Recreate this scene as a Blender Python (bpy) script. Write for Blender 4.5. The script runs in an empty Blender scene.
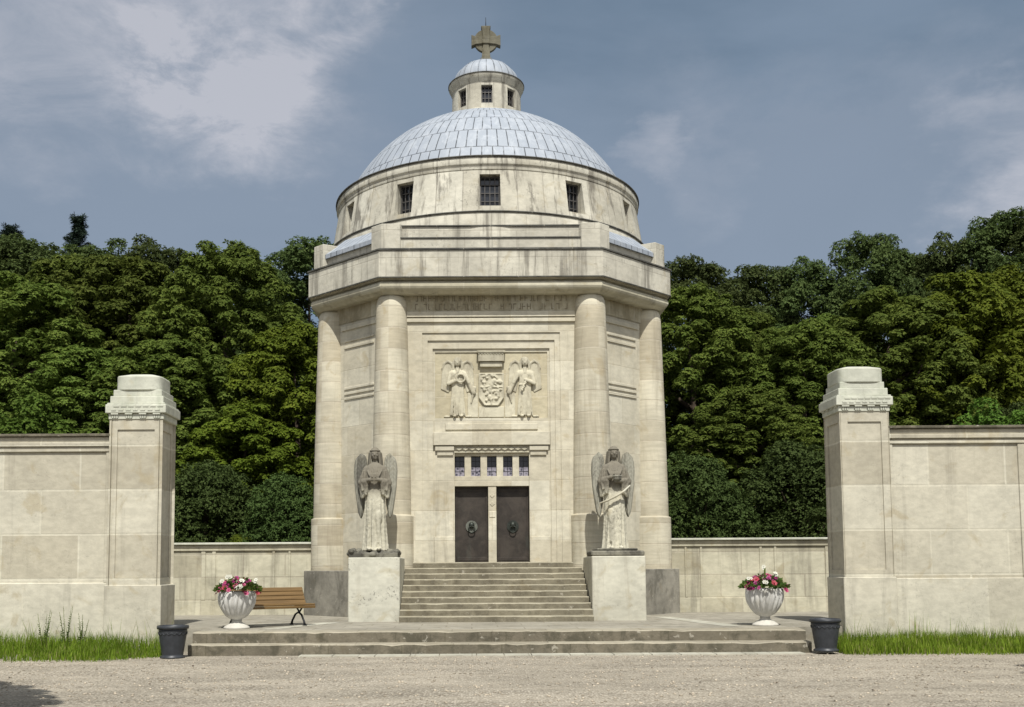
import bpy, bmesh, math, random
import numpy as np
from mathutils import Vector, Matrix, noise as mnoise
R = math.radians
sc = bpy.context.scene
COL = sc.collection
rnd = random.Random(11)

# ------------------------------------------------------------------ helpers
class MB:
    """collects faces (with metre UVs) and links them as ONE mesh object"""
    def __init__(s):
        s.v, s.f, s.uv, s.mi, s.sm = [], [], [], [], []
    def face(s, pts, uv=None, mi=0, smooth=False):
        i = len(s.v); s.v += [tuple(p) for p in pts]
        s.f.append(list(range(i, i + len(pts)))); s.uv.append(uv); s.mi.append(mi); s.sm.append(smooth)
    def indexed(s, verts, faces, mi=0, smooth=True):
        i = len(s.v); s.v += [tuple(p) for p in verts]
        for f in faces:
            s.f.append([i + k for k in f]); s.uv.append(None); s.mi.append(mi); s.sm.append(smooth)
    def box(s, x0, x1, y0, y1, z0, z1, mi=0):
        v = [(x0,y0,z0),(x1,y0,z0),(x1,y1,z0),(x0,y1,z0),(x0,y0,z1),(x1,y0,z1),(x1,y1,z1),(x0,y1,z1)]
        s.indexed(v, [(0,1,5,4),(1,2,6,5),(2,3,7,6),(3,0,4,7),(4,5,6,7),(3,2,1,0)], mi, False)
    def obox(s, c, ax, ay, az, hx, hy, hz, mi=0):
        c, ax, ay, az = Vector(c), Vector(ax), Vector(ay), Vector(az)
        v = [c + ax*hx*a + ay*hy*b + az*hz*d for d in (-1,1) for a, b in ((-1,-1),(1,-1),(1,1),(-1,1))]
        s.indexed(v, [(0,1,5,4),(1,2,6,5),(2,3,7,6),(3,0,4,7),(4,5,6,7),(3,2,1,0)], mi, False)
    def prism(s, poly, z0, z1, mi=0, bottom=True):
        n = len(poly)
        v = [(x,y,z0) for x,y in poly] + [(x,y,z1) for x,y in poly]
        f = [(i,(i+1)%n,n+(i+1)%n,n+i) for i in range(n)] + [tuple(range(n,2*n))]
        if bottom: f.append(tuple(range(n-1,-1,-1)))
        s.indexed(v, f, mi, False)
    def yprism(s, poly, y0, y1, mi=0):
        """polygon in x,z extruded along y (front at y0)"""
        n = len(poly)
        v = [(x,y0,z) for x,z in poly] + [(x,y1,z) for x,z in poly]
        f = [(i+n,(i+1)%n+n,(i+1)%n,i) for i in range(n)] + [tuple(range(n)), tuple(range(2*n-1,n-1,-1))]
        s.indexed(v, f, mi, False)
    def lathe(s, prof, n, c=(0,0,0), mod=None, mi=0, smooth=True, cap=True, a0=0.0):
        rows, arc, L = [], [], 0
        for j,(r,z) in enumerate(prof):
            if j: L += math.hypot(r-prof[j-1][0], z-prof[j-1][1])
            arc.append(L)
            row = []
            for i in range(n):
                a = a0 + 2*math.pi*i/n
                rr = r*(mod(a,j,z) if mod else 1)
                row.append((c[0]+rr*math.cos(a), c[1]+rr*math.sin(a), c[2]+z))
            rows.append(row)
        i0 = len(s.v)
        for row in rows: s.v += row
        rm = max(p[0] for p in prof)
        for j in range(len(prof)-1):
            for i in range(n):
                k = (i+1)%n
                s.f.append([i0+j*n+i, i0+j*n+k, i0+(j+1)*n+k, i0+(j+1)*n+i])
                u0, u1 = rm*2*math.pi*i/n, rm*2*math.pi*(i+1)/n
                vz = (c[2]+prof[j][1], c[2]+prof[j+1][1]) if abs(prof[j+1][1]-prof[j][1])>1e-4 else (arc[j],arc[j+1])
                s.uv.append([(u0,vz[0]),(u1,vz[0]),(u1,vz[1]),(u0,vz[1])]); s.mi.append(mi); s.sm.append(smooth)
        if cap:
            if prof[-1][0] > 1e-3: s.f.append([i0+(len(prof)-1)*n+i for i in range(n)]); s.uv.append(None); s.mi.append(mi); s.sm.append(False)
            if prof[0][0] > 1e-3: s.f.append([i0+i for i in range(n-1,-1,-1)]); s.uv.append(None); s.mi.append(mi); s.sm.append(False)
    def tube(s, pts, rad, n=8, mi=0, caps=True):
        pts = [Vector(p) for p in pts]
        rings = []
        for i,p in enumerate(pts):
            d = (pts[min(i+1,len(pts)-1)] - pts[max(i-1,0)]).normalized()
            a = d.orthogonal().normalized() if i == 0 else (a - d*a.dot(d)).normalized()
            b = d.cross(a)
            r = rad[i] if isinstance(rad,(list,tuple)) else rad
            rings.append([p + (a*math.cos(2*math.pi*k/n) + b*math.sin(2*math.pi*k/n))*r for k in range(n)])
        v = [q for ring in rings for q in ring]
        f = [(j*n+k, j*n+(k+1)%n, (j+1)*n+(k+1)%n, (j+1)*n+k) for j in range(len(pts)-1) for k in range(n)]
        if caps: f += [tuple(range(n-1,-1,-1)), tuple((len(pts)-1)*n+k for k in range(n))]
        s.indexed(v, f, mi, True)
    def ball(s, c, rx, ry, rz, n=14, m=9, mi=0, rot=None):
        v, f = [], []
        for j in range(m+1):
            t = math.pi*j/m
            for i in range(n):
                a = 2*math.pi*i/n
                p = Vector((rx*math.sin(t)*math.cos(a), ry*math.sin(t)*math.sin(a), -rz*math.cos(t)))
                if rot: p = rot @ p
                v.append(Vector(c)+p)
        for j in range(m):
            for i in range(n):
                f.append((j*n+i, j*n+(i+1)%n, (j+1)*n+(i+1)%n, (j+1)*n+i))
        s.indexed(v, f, mi, True)
    def capsule(s, a, b, ra, rb, n=12):
        a, b = Vector(a), Vector(b)
        s.tube([a, a.lerp(b,.33), a.lerp(b,.66), b], [ra, ra+(rb-ra)*.33, ra+(rb-ra)*.66, rb], n)
        s.ball(a, ra, ra, ra, n, 7); s.ball(b, rb, rb, rb, n, 7)
    def mesh(s, name, mats):
        me = bpy.data.meshes.new(name)
        me.from_pydata(s.v, [], s.f)
        uvl = me.uv_layers.new(name='UVMap')
        flat = []
        for pi, p in enumerate(me.polygons):
            u = s.uv[pi]
            if u is None:
                n = p.normal
                if abs(n.z) > .85:
                    u = [(me.vertices[i].co.x, me.vertices[i].co.y) for i in p.vertices]
                else:
                    t = Vector((-n.y, n.x, 0)).normalized()
                    u = [(me.vertices[i].co.dot(t), me.vertices[i].co.z) for i in p.vertices]
            for q in u: flat += [q[0], q[1]]
        uvl.data.foreach_set('uv', flat)
        me.polygons.foreach_set('material_index', s.mi)
        me.polygons.foreach_set('use_smooth', s.sm)
        for m in (mats if isinstance(mats,(list,tuple)) else [mats]): me.materials.append(m)
        me.update()
        return me
    def build(s, name, mats, parent=None, bevel=0, loc=None):
        o = bpy.data.objects.new(name, s.mesh(name, mats)); COL.objects.link(o)
        if parent: o.parent = parent
        if loc: o.location = loc
        if bevel:
            weld(o.data)
            m = o.modifiers.new('bevel','BEVEL'); m.width = bevel; m.segments = 1; m.limit_method = 'ANGLE'; m.angle_limit = R(35)
        return o

def weld(me):
    bm = bmesh.new(); bm.from_mesh(me)
    bmesh.ops.remove_doubles(bm, verts=bm.verts, dist=.0004)
    bm.to_mesh(me); bm.free()

def tag(o, label=None, cat=None, group=None, kind=None):
    if label: o['label'] = label
    if cat: o['category'] = cat
    if group: o['group'] = group
    if kind: o['kind'] = kind
    return o
def empty(name, loc, rz=0):
    o = bpy.data.objects.new(name, None); COL.objects.link(o); o.location = loc; o.rotation_euler = (0,0,rz)
    o.empty_display_size = .2
    return o
def copy_tree(o, parent=None):
    c = o.copy(); COL.objects.link(c)
    if parent: c.parent = parent
    for ch in [k for k in o.children]: copy_tree(ch, c)
    return c
def remeshed(mb, voxel, mat, name, parent, smooth=2, detail=None):
    """one continuous skin over all the shapes in mb"""
    me = mb.mesh('tmp', mat); o = bpy.data.objects.new('tmp', me); COL.objects.link(o)
    m = o.modifiers.new('r','REMESH'); m.mode = 'VOXEL'; m.voxel_size = voxel; m.use_smooth_shade = True
    if smooth:
        m2 = o.modifiers.new('s','SMOOTH'); m2.factor = .5; m2.iterations = smooth
    dg = bpy.context.evaluated_depsgraph_get(); dg.update()
    nm = bpy.data.meshes.new_from_object(o.evaluated_get(dg))
    bpy.data.objects.remove(o); nm.name = name
    nm.materials.clear(); nm.materials.append(mat)
    for p in nm.polygons: p.use_smooth = True
    ob = bpy.data.objects.new(name, nm); COL.objects.link(ob); ob.parent = parent
    return ob

# ------------------------------------------------------------------ materials
class NT:
    def __init__(s, name):
        s.m = bpy.data.materials.new(name); s.m.use_nodes = True
        s.t = s.m.node_tree; s.b = s.t.nodes['Principled BSDF']
    def n(s, typ, **kw):
        nd = s.t.nodes.new(typ)
        for k, v in kw.items():
            if k in nd.inputs.keys() if isinstance(k,str) else False: nd.inputs[k].default_value = v
            else: setattr(nd, k, v)
        return nd
    def l(s, a, b): s.t.links.new(a, b)
    def noise(s, vec, scale, detail=5, rough=.6, dist=0):
        nd = s.t.nodes.new('ShaderNodeTexNoise'); nd.inputs['Scale'].default_value = scale
        nd.inputs['Detail'].default_value = detail; nd.inputs['Roughness'].default_value = rough; nd.inputs['Distortion'].default_value = dist
        if vec: s.l(vec, nd.inputs['Vector'])
        return nd.outputs['Fac']
    def ramp(s, f, a, b, va=0, vb=1):
        nd = s.t.nodes.new('ShaderNodeMapRange'); nd.inputs[1].default_value = a; nd.inputs[2].default_value = b
        nd.inputs[3].default_value = va; nd.inputs[4].default_value = vb; nd.interpolation_type = 'SMOOTHSTEP'
        s.l(f, nd.inputs[0]); return nd.outputs[0]
    def math(s, op, a, b):
        nd = s.t.nodes.new('ShaderNodeMath'); nd.operation = op
        for i, x in enumerate((a, b)):
            if isinstance(x,(int,float)): nd.inputs[i].default_value = x
            else: s.l(x, nd.inputs[i])
        return nd.outputs[0]
    def mix(s, f, a, b, blend='MIX'):
        nd = s.t.nodes.new('ShaderNodeMix'); nd.data_type = 'RGBA'; nd.blend_type = blend
        for i, x in ((0,f),(6,a),(7,b)):
            if isinstance(x,(int,float)): nd.inputs[i].default_value = x
            elif isinstance(x,tuple): nd.inputs[i].default_value = (*x,1)
            else: s.l(x, nd.inputs[i])
        return nd.outputs[2]
    def scaled(s, vec, sx, sy, sz, loc=(0,0,0)):
        nd = s.t.nodes.new('ShaderNodeMapping'); nd.inputs['Scale'].default_value = (sx,sy,sz); nd.inputs['Location'].default_value = loc
        s.l(vec, nd.inputs['Vector']); return nd.outputs[0]
    def pos(s): return s.t.nodes.new('ShaderNodeNewGeometry').outputs['Position']
    def tc(s, k): return s.t.nodes.new('ShaderNodeTexCoord').outputs[k]
    def bump(s, h, strength, dist, prev=None):
        nd = s.t.nodes.new('ShaderNodeBump'); nd.inputs['Strength'].default_value = strength; nd.inputs['Distance'].default_value = dist
        s.l(h, nd.inputs['Height'])
        if prev: s.l(prev, nd.inputs['Normal'])
        return nd.outputs['Normal']
    def fin(s, col, rough=.85, nrm=None, metal=0, spec=.3):
        if isinstance(col, tuple): s.b.inputs['Base Color'].default_value = (*col,1)
        else: s.l(col, s.b.inputs['Base Color'])
        s.b.inputs['Roughness'].default_value = rough; s.b.inputs['Metallic'].default_value = metal
        s.b.inputs['Specular IOR Level'].default_value = spec
        if nrm: s.l(nrm, s.b.inputs['Normal'])
        return s.m

def stone(name, base, warm, bw=1.1, bh=.55, z0=0, offset=.5, mortar=.35, mcol=(.62,.57,.47), blockvar=.5,
          dirt=(.09,.08,.065), dirt_amt=.5, thr=(.56,.72), streak=.22, spot=0.0, bump=.35, joint=.014, grime=None, contrast=1.6, u0=0, strata=(5,5,9), cloud=(.82,1.1), speck=0):
    mid = tuple((a_+b_)/2 for a_,b_ in zip(base,warm))
    base = tuple((m_+(a_-m_)*1.2)*(1+.05*contrast) for a_,m_ in zip(base,mid)); warm = tuple((m_+(a_-m_)*1.2)*(1-.06*contrast) for a_,m_ in zip(warm,mid))
    N = NT(name); p = N.pos(); uv = N.scaled(N.tc('UV'),1,1,1,(u0,-z0,0))
    br = N.t.nodes.new('ShaderNodeTexBrick'); N.l(uv, br.inputs['Vector'])
    br.inputs['Scale'].default_value = 1; br.inputs['Brick Width'].default_value = bw; br.inputs['Row Height'].default_value = bh
    br.inputs['Mortar Size'].default_value = joint; br.inputs['Mortar Smooth'].default_value = .4; br.offset = offset
    br.inputs['Color1'].default_value = (*base,1); br.inputs['Color2'].default_value = (*warm,1)
    br.inputs['Bias'].default_value = 0
    br.inputs['Mortar'].default_value = (*[(p_+q_)/2 for p_,q_ in zip(base,warm)],1)
    plain = N.mix(.5, base, warm)
    col = N.mix(blockvar, plain, br.outputs['Color'])
    col = N.mix(N.math('MULTIPLY', br.outputs['Fac'], mortar), col, mcol)
    big = N.ramp(N.noise(p,.9,6,.65,.4), .3,.7,cloud[0],cloud[1])
    med = N.ramp(N.noise(N.scaled(p,*strata),1,5,.6), .3,.7,.9,1.07)
    g = N.t.nodes.new('ShaderNodeCombineColor'); mm = N.math('MULTIPLY', big, med)
    for k in range(3): N.l(mm, g.inputs[k])
    col = N.mix(1, col, g.outputs[0], 'MULTIPLY')
    # yellow-brown patina patches
    pat = N.ramp(N.noise(p,1.7,5,.6,.8), .56,.7,0,.45)
    col = N.mix(pat, col, tuple(c*k for c,k in zip(warm,(.82,.74,.58))))
    # run-off stains with a shape of their own
    sn = N.noise(N.scaled(p,2.6,2.6,streak),1,6,.7,.3)
    sm = N.math('MULTIPLY', N.ramp(sn, thr[0], thr[1]), dirt_amt)
    col = N.mix(sm, col, dirt)
    if grime:
        za, zb, amt = grime
        sep = N.t.nodes.new('ShaderNodeSeparateXYZ'); N.l(p, sep.inputs[0])
        zz = N.math('ADD', sep.outputs[2], N.math('MULTIPLY', N.noise(p,2.2,6,.7), (za-zb)*.9))
        col = N.mix(N.math('MULTIPLY', N.ramp(zz, za-(zb-za)*.45, zb-(zb-za)*.45), amt) if za<zb else N.ramp(zz,zb,za,0,amt), col, (.125,.11,.085))
    if spot:
        vs = N.ramp(N.noise(p,16,4,.7,.5), .55,.66,0,spot)
        col = N.mix(N.math('MULTIPLY', vs, N.ramp(N.noise(p,1.4,3),.46,.62)), col, (.1,.095,.085))
    if speck:
        sp_ = N.ramp(N.noise(p,7,3,.6,.6), .64,.70,0,speck)
        col = N.mix(sp_, col, (.44,.41,.34))
    h = N.math('ADD', N.math('MULTIPLY', N.noise(p,28,6,.7), .5), N.math('MULTIPLY', N.noise(p,5,4), .6))
    nb = N.bump(h, bump, .02)
    nb = N.bump(N.math('SUBTRACT',1,br.outputs['Fac']), .35, .012, nb)
    return N.fin(col, .9, nb, spec=.2)

LIME, WARM = (.55,.49,.37), (.5,.425,.295)
M = {}
M['facade'] = stone('facade_limestone', (0.504,0.475,0.381), (0.471,0.425,0.319), 1.0,.78,.1, mortar=.4, dirt_amt=.3, thr=(.55,.72), contrast=1.5, blockvar=.75, mcol=(.4,.36,.27), cloud=(.86,1.08))
M['column'] = stone('column_limestone', (0.485,0.450,0.350), (0.451,0.400,0.294), 3.3,.56,.12, mortar=.5, dirt_amt=.4, thr=(.5,.7), blockvar=.85, mcol=(.45,.4,.31), strata=(2,2,16), joint=.02, contrast=2.0, cloud=(.86,1.08), dirt=(.2,.17,.12))
M['drum'] = stone('drum_limestone', (0.481,0.460,0.385), (0.431,0.402,0.322), .74,1.3,.6, offset=0, mortar=.5, mcol=(.2,.18,.15), dirt_amt=.72, thr=(.5,.63), streak=.25, spot=.7, blockvar=.7, contrast=2, joint=.018)
M['attic'] = stone('attic_limestone', (0.489,0.465,0.386), (0.432,0.407,0.335), 1.35,.78,.35, mortar=.35, mcol=(.3,.27,.22), dirt_amt=.65, thr=(.51,.66), streak=.18, spot=.45)
M['cornice'] = stone('cornice_limestone', (0.458,0.434,0.341), (0.400,0.365,0.262), 1.4,2,0, mortar=.25, dirt_amt=.45, thr=(.52,.7), streak=.6)
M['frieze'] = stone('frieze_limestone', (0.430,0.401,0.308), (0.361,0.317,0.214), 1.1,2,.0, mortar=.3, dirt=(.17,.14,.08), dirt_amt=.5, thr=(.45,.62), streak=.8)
M['wall'] = stone('boundary_limestone', (0.466,0.440,0.355), (0.432,0.395,0.304), 1.62,.93,1.57-.93*2, mortar=.8, mcol=(.53,.5,.4), dirt_amt=.28, thr=(.54,.74), blockvar=.85, joint=.024, spot=.25, contrast=1.8, cloud=(.89,1.06))
M['pillar'] = stone('pillar_limestone', (0.466,0.440,0.355), (0.432,0.395,0.304), 8,.93,1.57-.93*2, mortar=.8, mcol=(.53,.5,.4), dirt_amt=.28, thr=(.54,.74), blockvar=.85, joint=.024, spot=.25, contrast=1.8, cloud=(.89,1.06), u0=2)
M['wallbase'] = stone('base_limestone', (0.466,0.440,0.355), (0.432,0.395,0.304), 1.95,3,-1.4, mortar=.8, mcol=(.53,.5,.4), dirt_amt=.28, thr=(.54,.74), blockvar=.85, joint=.024, spot=.25, contrast=1.8, cloud=(.89,1.06))
M['backwall'] = stone('court_limestone', (0.439,0.414,0.315), (0.380,0.348,0.255), 1.15,.62,.9, mortar=.4, mcol=(.33,.29,.23), dirt_amt=.4, thr=(.5,.68), blockvar=.85, contrast=2.2, joint=.02)
M['cap'] = stone('pillar_cap_limestone', (0.492,0.497,0.418), (0.453,0.448,0.362), 3,3,.4, mortar=0, dirt=(.27,.3,.22), dirt_amt=.4, thr=(.48,.7), streak=.5, spot=.15, cloud=(.84,1.08))
M['pedestal'] = stone('pedestal_limestone', (0.475,0.461,0.381), (0.446,0.423,0.339), 9,4,.2, mortar=0, dirt=(.3,.27,.21), dirt_amt=.45, thr=(.48,.68), spot=.25, bump=.2)
M['pedestal_spotted'] = stone('pedestal_lichen', (0.484,0.474,0.398), (0.456,0.437,0.355), 9,4,.2, mortar=0, dirt=(.3,.27,.21), dirt_amt=.3, thr=(.54,.72), spot=.95, bump=.2)
M['cement'] = stone('grey_cement', (.255,.24,.2), (.215,.2,.165), 2.3,4,0, mortar=.25, mcol=(.3,.28,.24), dirt=(.085,.08,.065), dirt_amt=.65, thr=(.46,.66), streak=1.3, bump=.3, speck=.35, cloud=(.7,1.15))
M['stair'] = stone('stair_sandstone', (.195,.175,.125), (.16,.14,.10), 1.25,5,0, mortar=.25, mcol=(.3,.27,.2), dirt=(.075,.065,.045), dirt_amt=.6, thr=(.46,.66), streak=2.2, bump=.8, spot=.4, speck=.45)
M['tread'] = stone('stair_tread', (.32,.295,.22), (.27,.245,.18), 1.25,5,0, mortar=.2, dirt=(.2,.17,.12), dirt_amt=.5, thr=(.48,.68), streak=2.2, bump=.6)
M['flag'] = stone('terrace_flagstone', (.30,.278,.225), (.25,.23,.185), 1.1,.7,0, mortar=.6, mcol=(.17,.15,.11), dirt=(.15,.135,.1), dirt_amt=.55, thr=(.48,.68), streak=2.5, bump=.5, joint=.015)
M['flag_light'] = stone('terrace_path', (0.424,0.411,0.341), (0.368,0.352,0.283), 1.1,2,0, mortar=.4, mcol=(.17,.15,.11), dirt=(.2,.18,.14), dirt_amt=.4, thr=(.5,.7), streak=2.5)
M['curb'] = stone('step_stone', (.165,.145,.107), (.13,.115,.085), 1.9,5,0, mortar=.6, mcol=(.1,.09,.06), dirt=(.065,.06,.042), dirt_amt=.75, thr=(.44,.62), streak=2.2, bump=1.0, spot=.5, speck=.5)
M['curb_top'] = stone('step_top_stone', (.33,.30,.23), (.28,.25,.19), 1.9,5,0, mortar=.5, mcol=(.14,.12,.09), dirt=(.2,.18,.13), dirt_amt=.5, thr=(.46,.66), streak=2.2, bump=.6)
M['relief'] = stone('relief_limestone', (0.510,0.478,0.367), (0.472,0.433,0.323), 9,9,0, mortar=0, dirt=(.2,.17,.12), dirt_amt=.5, thr=(.48,.64), streak=1, spot=.4, grime=(7.0,7.16,.25))
M['relief_back'] = stone('relief_ground', (0.463,0.419,0.299), (0.435,0.384,0.265), .8,.6,.2, mortar=.2, dirt_amt=.15)
M['statue'] = stone('statue_stone', (0.491,0.468,0.372), (0.454,0.424,0.328), 9,9,0, mortar=0, dirt=(.12,.11,.09), dirt_amt=.45, thr=(.54,.72), streak=.3, spot=.6, bump=.6, grime=(3.48,3.75,.86))
M['wing'] = stone('wing_stone', (0.295,0.284,0.232), (0.239,0.230,0.182), 9,9,0, mortar=0, dirt=(.07,.065,.055), dirt_amt=.8, thr=(.46,.66), streak=.5, spot=.8, bump=.6)
M['rock'] = stone('statue_base_stone', (0.202,0.191,0.152), (0.156,0.147,0.113), 9,9,0, mortar=0, dirt=(.05,.047,.04), dirt_amt=.8, thr=(.42,.62), streak=1.5, spot=.9, bump=.7)
M['cross'] = stone('cross_stone', (.155,.145,.108), (.125,.117,.085), 9,9,0, mortar=0, dirt=(.07,.06,.035), dirt_amt=.7, thr=(.46,.66), streak=1, spot=.6)
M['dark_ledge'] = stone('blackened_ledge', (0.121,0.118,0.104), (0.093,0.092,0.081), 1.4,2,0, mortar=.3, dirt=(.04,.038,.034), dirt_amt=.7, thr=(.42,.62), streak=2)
M['letter'] = stone('letter_stone', (.215,.185,.125), (.185,.155,.10), 9,9,0, mortar=0, dirt_amt=.3)  # darker stone tone for the frieze strokes
M['urn'] = stone('painted_urn', (.56,.55,.52), (.5,.49,.46), 9,9,0, mortar=0, dirt=(.2,.19,.17), dirt_amt=.45, thr=(.45,.66), streak=.4, bump=.15)

def simple(name, col, rough=.6, metal=0, var=.15, scale=6, bumpv=.1, spec=.4):
    N = NT(name); p = N.tc('Object')
    f = N.ramp(N.noise(p,scale,5,.65), .3,.7)
    c = N.mix(f, tuple(x*(1-var) for x in col), tuple(min(1,x*(1+var)) for x in col))
    return N.fin(c, rough, N.bump(N.noise(p,scale*5,4), bumpv, .01), metal, spec)
def lead():
    N = NT('lead_sheet'); p = N.pos(); uv = N.tc('UV')
    br = N.t.nodes.new('ShaderNodeTexBrick'); N.l(uv, br.inputs['Vector'])
    br.inputs['Scale'].default_value = 1; br.inputs['Brick Width'].default_value = .25; br.inputs['Row Height'].default_value = .78
    br.inputs['Mortar Size'].default_value = .014; br.inputs['Mortar Smooth'].default_value = .2
    br.inputs['Color1'].default_value = (.268,.295,.33,1); br.inputs['Color2'].default_value = (.288,.315,.35,1)
    col = N.mix(N.math('MULTIPLY',br.outputs['Fac'],.32), br.outputs['Color'], (.17,.185,.21))
    w = N.ramp(N.noise(N.scaled(p,4,4,1.3),1,6,.7,.6), .45,.68,0,.7)
    col = N.mix(w, col, (.38,.405,.435))
    w2 = N.ramp(N.noise(p,1.8,5,.7,.3), .55,.72,0,.45)
    col = N.mix(w2, col, (.3,.33,.39))
    return N.fin(col, .62, N.bump(N.math('ADD',N.math('MULTIPLY',br.outputs['Fac'],1.0),N.math('MULTIPLY',N.noise(p,4,4),.5)),.4,.03), .05, .3)
M['lead'] = lead()
M['glass'] = simple('dark_glass', (.018,.02,.024), .12, 0, .3, 5, .05, .6)
M['iron'] = simple('black_iron', (.02,.02,.022), .5, .6)
M['grille'] = simple('window_bars', (.075,.07,.065), .6, .2)
M['pot'] = simple('dark_plastic', (.03,.033,.038), .45, 0, .2, 8, .05)
M['soil'] = simple('soil', (.05,.035,.022), .95, 0, .4, 20, .6)
M['whitefoot'] = simple('white_stone', (.46,.44,.385), .8, 0, .08, 8, .2)
M['verdigris'] = simple('pale_verdigris', (.11,.115,.095), .7, .1, .3, 20)
M['bronze'] = simple('green_bronze', (.035,.04,.033), .5, .6, .3, 20)
def door_mat():
    N = NT('bronze_door'); p = N.pos()
    a = N.noise(p,2.2,6,.7,.5); b = N.noise(N.scaled(p,6,6,1.2),1,5,.6)
    c = N.mix(N.ramp(a,.35,.68), (.026,.021,.017), (.055,.045,.036))
    c = N.mix(N.ramp(b,.55,.75,0,.5), c, (.05,.055,.045))
    return N.fin(c,.55,N.bump(N.noise(p,14,5),.15,.01),.2,.35)
M['door'] = door_mat()
def stained():
    N = NT('leaded_stained_glass'); p = N.pos()
    sep = N.t.nodes.new('ShaderNodeSeparateXYZ'); N.l(p, sep.inputs[0])
    low = N.ramp(sep.outputs[2], 4.42,4.30)
    v = N.t.nodes.new('ShaderNodeTexVoronoi'); v.inputs['Scale'].default_value = 13; N.l(p, v.inputs['Vector'])
    cc = N.mix(N.ramp(v.outputs['Distance'],.2,.6), (.05,.05,.07), (.3,.28,.33))
    c = N.mix(N.math('MULTIPLY',low,.85), (.028,.028,.038), cc)
    return N.fin(c,.25,None,0,.5)
M['stained'] = stained()
def wood():
    N = NT('varnished_wood'); p = N.tc('Object')
    g = N.noise(N.scaled(p,1.2,40,40),1,5,.6,.5)
    c = N.mix(N.ramp(g,.3,.7), (.095,.055,.017), (.165,.097,.032))
    return N.fin(c,.45,N.bump(g,.1,.005),0,.4)
M['wood'] = wood()
def gravel():
    N = NT('gravel'); p = N.pos()
    v = N.t.nodes.new('ShaderNodeTexVoronoi'); v.inputs['Scale'].default_value = 26; N.l(p, v.inputs['Vector'])
    sepc = N.t.nodes.new('ShaderNodeSeparateColor'); N.l(v.outputs['Color'], sepc.inputs[0])
    c = N.mix(sepc.outputs[0], (.235,.21,.165), (.54,.487,.395))
    c = N.mix(N.ramp(v.outputs['Distance'],.3,.62,0,.65), c, (.12,.1,.075))
    v2 = N.t.nodes.new('ShaderNodeTexVoronoi'); v2.inputs['Scale'].default_value = 9; N.l(p, v2.inputs['Vector'])
    s2 = N.t.nodes.new('ShaderNodeSeparateColor'); N.l(v2.outputs['Color'], s2.inputs[0])
    c = N.mix(N.math('MULTIPLY',N.ramp(s2.outputs[1],.86,.92),N.ramp(v2.outputs['Distance'],.45,.25)), c, (.2,.165,.12))
    big = N.ramp(N.noise(N.scaled(p,.5,1.3,1),1,6,.65), .35,.65,.0,.5)
    c = N.mix(big, c, (.40,.355,.28))
    dr = N.ramp(N.noise(N.scaled(p,.5,1.0,1),1,4,.6), .55,.75,0,.12)
    c = N.mix(dr, c, (.25,.21,.155))
    pt = N.ramp(N.noise(N.scaled(p,.35,.8,1,(3,1,0)),1,5,.6,.8), .42,.62,.88,1.05)
    gg = N.t.nodes.new('ShaderNodeCombineColor')
    for k in range(3): N.l(pt, gg.inputs[k])
    c = N.mix(1, c, gg.outputs[0], 'MULTIPLY')
    h = N.math('SUBTRACT', 1, v.outputs['Distance'])
    return N.fin(c,.95,N.bump(N.math('ADD',h,N.math('MULTIPLY',N.noise(p,3,3),1.5)),.8,.03),0,.15)
M['gravel'] = gravel()
M['pebble'] = simple('pebble_stone', (.33,.285,.22), .9, 0, .5, 2, .2, .2)
def leaf(name, a, b, trans=.25, dry=False):
    N = NT(name); g = N.t.nodes.new('ShaderNodeNewGeometry')
    oi = N.t.nodes.new('ShaderNodeObjectInfo')
    c = N.mix(g.outputs['Random Per Island'], a, b)
    f = N.ramp(N.noise(N.tc('Object'),.55,3,.6), .35,.65)
    c = N.mix(N.math('MULTIPLY',f,.55), c, tuple(x*.62 for x in a))
    if dry:
        wn = N.t.nodes.new('ShaderNodeTexWhiteNoise'); wn.noise_dimensions = '1D'; N.l(g.outputs['Random Per Island'], wn.inputs['W'])
        c = N.mix(N.ramp(wn.outputs['Value'],.90,.94,0,.7), c, (.3,.26,.12))
    hsv = N.t.nodes.new('ShaderNodeHueSaturation'); N.l(c, hsv.inputs['Color'])
    N.l(N.math('ADD',N.math('MULTIPLY',oi.outputs['Random'],.5),.75), hsv.inputs['Value'])
    hsv.inputs['Saturation'].default_value = 1.0 if dry else .95
    N.l(N.math('ADD',N.math('MULTIPLY',oi.outputs['Random'],.024),.487), hsv.inputs['Hue'])
    c = hsv.outputs['Color']
    d = N.t.nodes.new('ShaderNodeBsdfTranslucent'); N.l(c, d.inputs['Color'])
    ms = N.t.nodes.new('ShaderNodeMixShader'); ms.inputs[0].default_value = trans
    N.fin(c,.7,None,0,.08)
    N.l(N.b.outputs[0], ms.inputs[1]); N.l(d.outputs[0], ms.inputs[2])
    N.l(ms.outputs[0], N.t.nodes['Material Output'].inputs['Surface'])
    return N.m
M['chestnut'] = leaf('chestnut_leaves', (.072,.112,.014), (.138,.175,.026), .34)
M['oak'] = leaf('dark_leaves', (.056,.086,.022), (.098,.126,.034), .32)
M['lime'] = leaf('yellowgreen_leaves', (.075,.11,.006), (.135,.165,.012), .3)
M['yew'] = leaf('yew_needles', (.04,.066,.014), (.07,.1,.024), .2)
M['pine'] = leaf('pine_needles', (.02,.036,.024), (.036,.056,.034), .08)
M['bright'] = leaf('bright_leaves', (.06,.12,.012), (.11,.18,.02), .22)
M['grass'] = leaf('grass_blades', (.095,.17,.012), (.24,.315,.04), .4, True)
M['foliage'] = leaf('bedding_leaves', (.05,.11,.02), (.13,.17,.03), .25)
M['bark'] = simple('bark', (.075,.058,.042), .95, 0, .4, 5, .8, .1)
M['pinkpetal'] = simple('pink_petals', (.29,.035,.095), .6, 0, .3, 30, .1)
M['magenta'] = simple('magenta_petals', (.2,.012,.09), .6, 0, .3, 30, .1)
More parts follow.
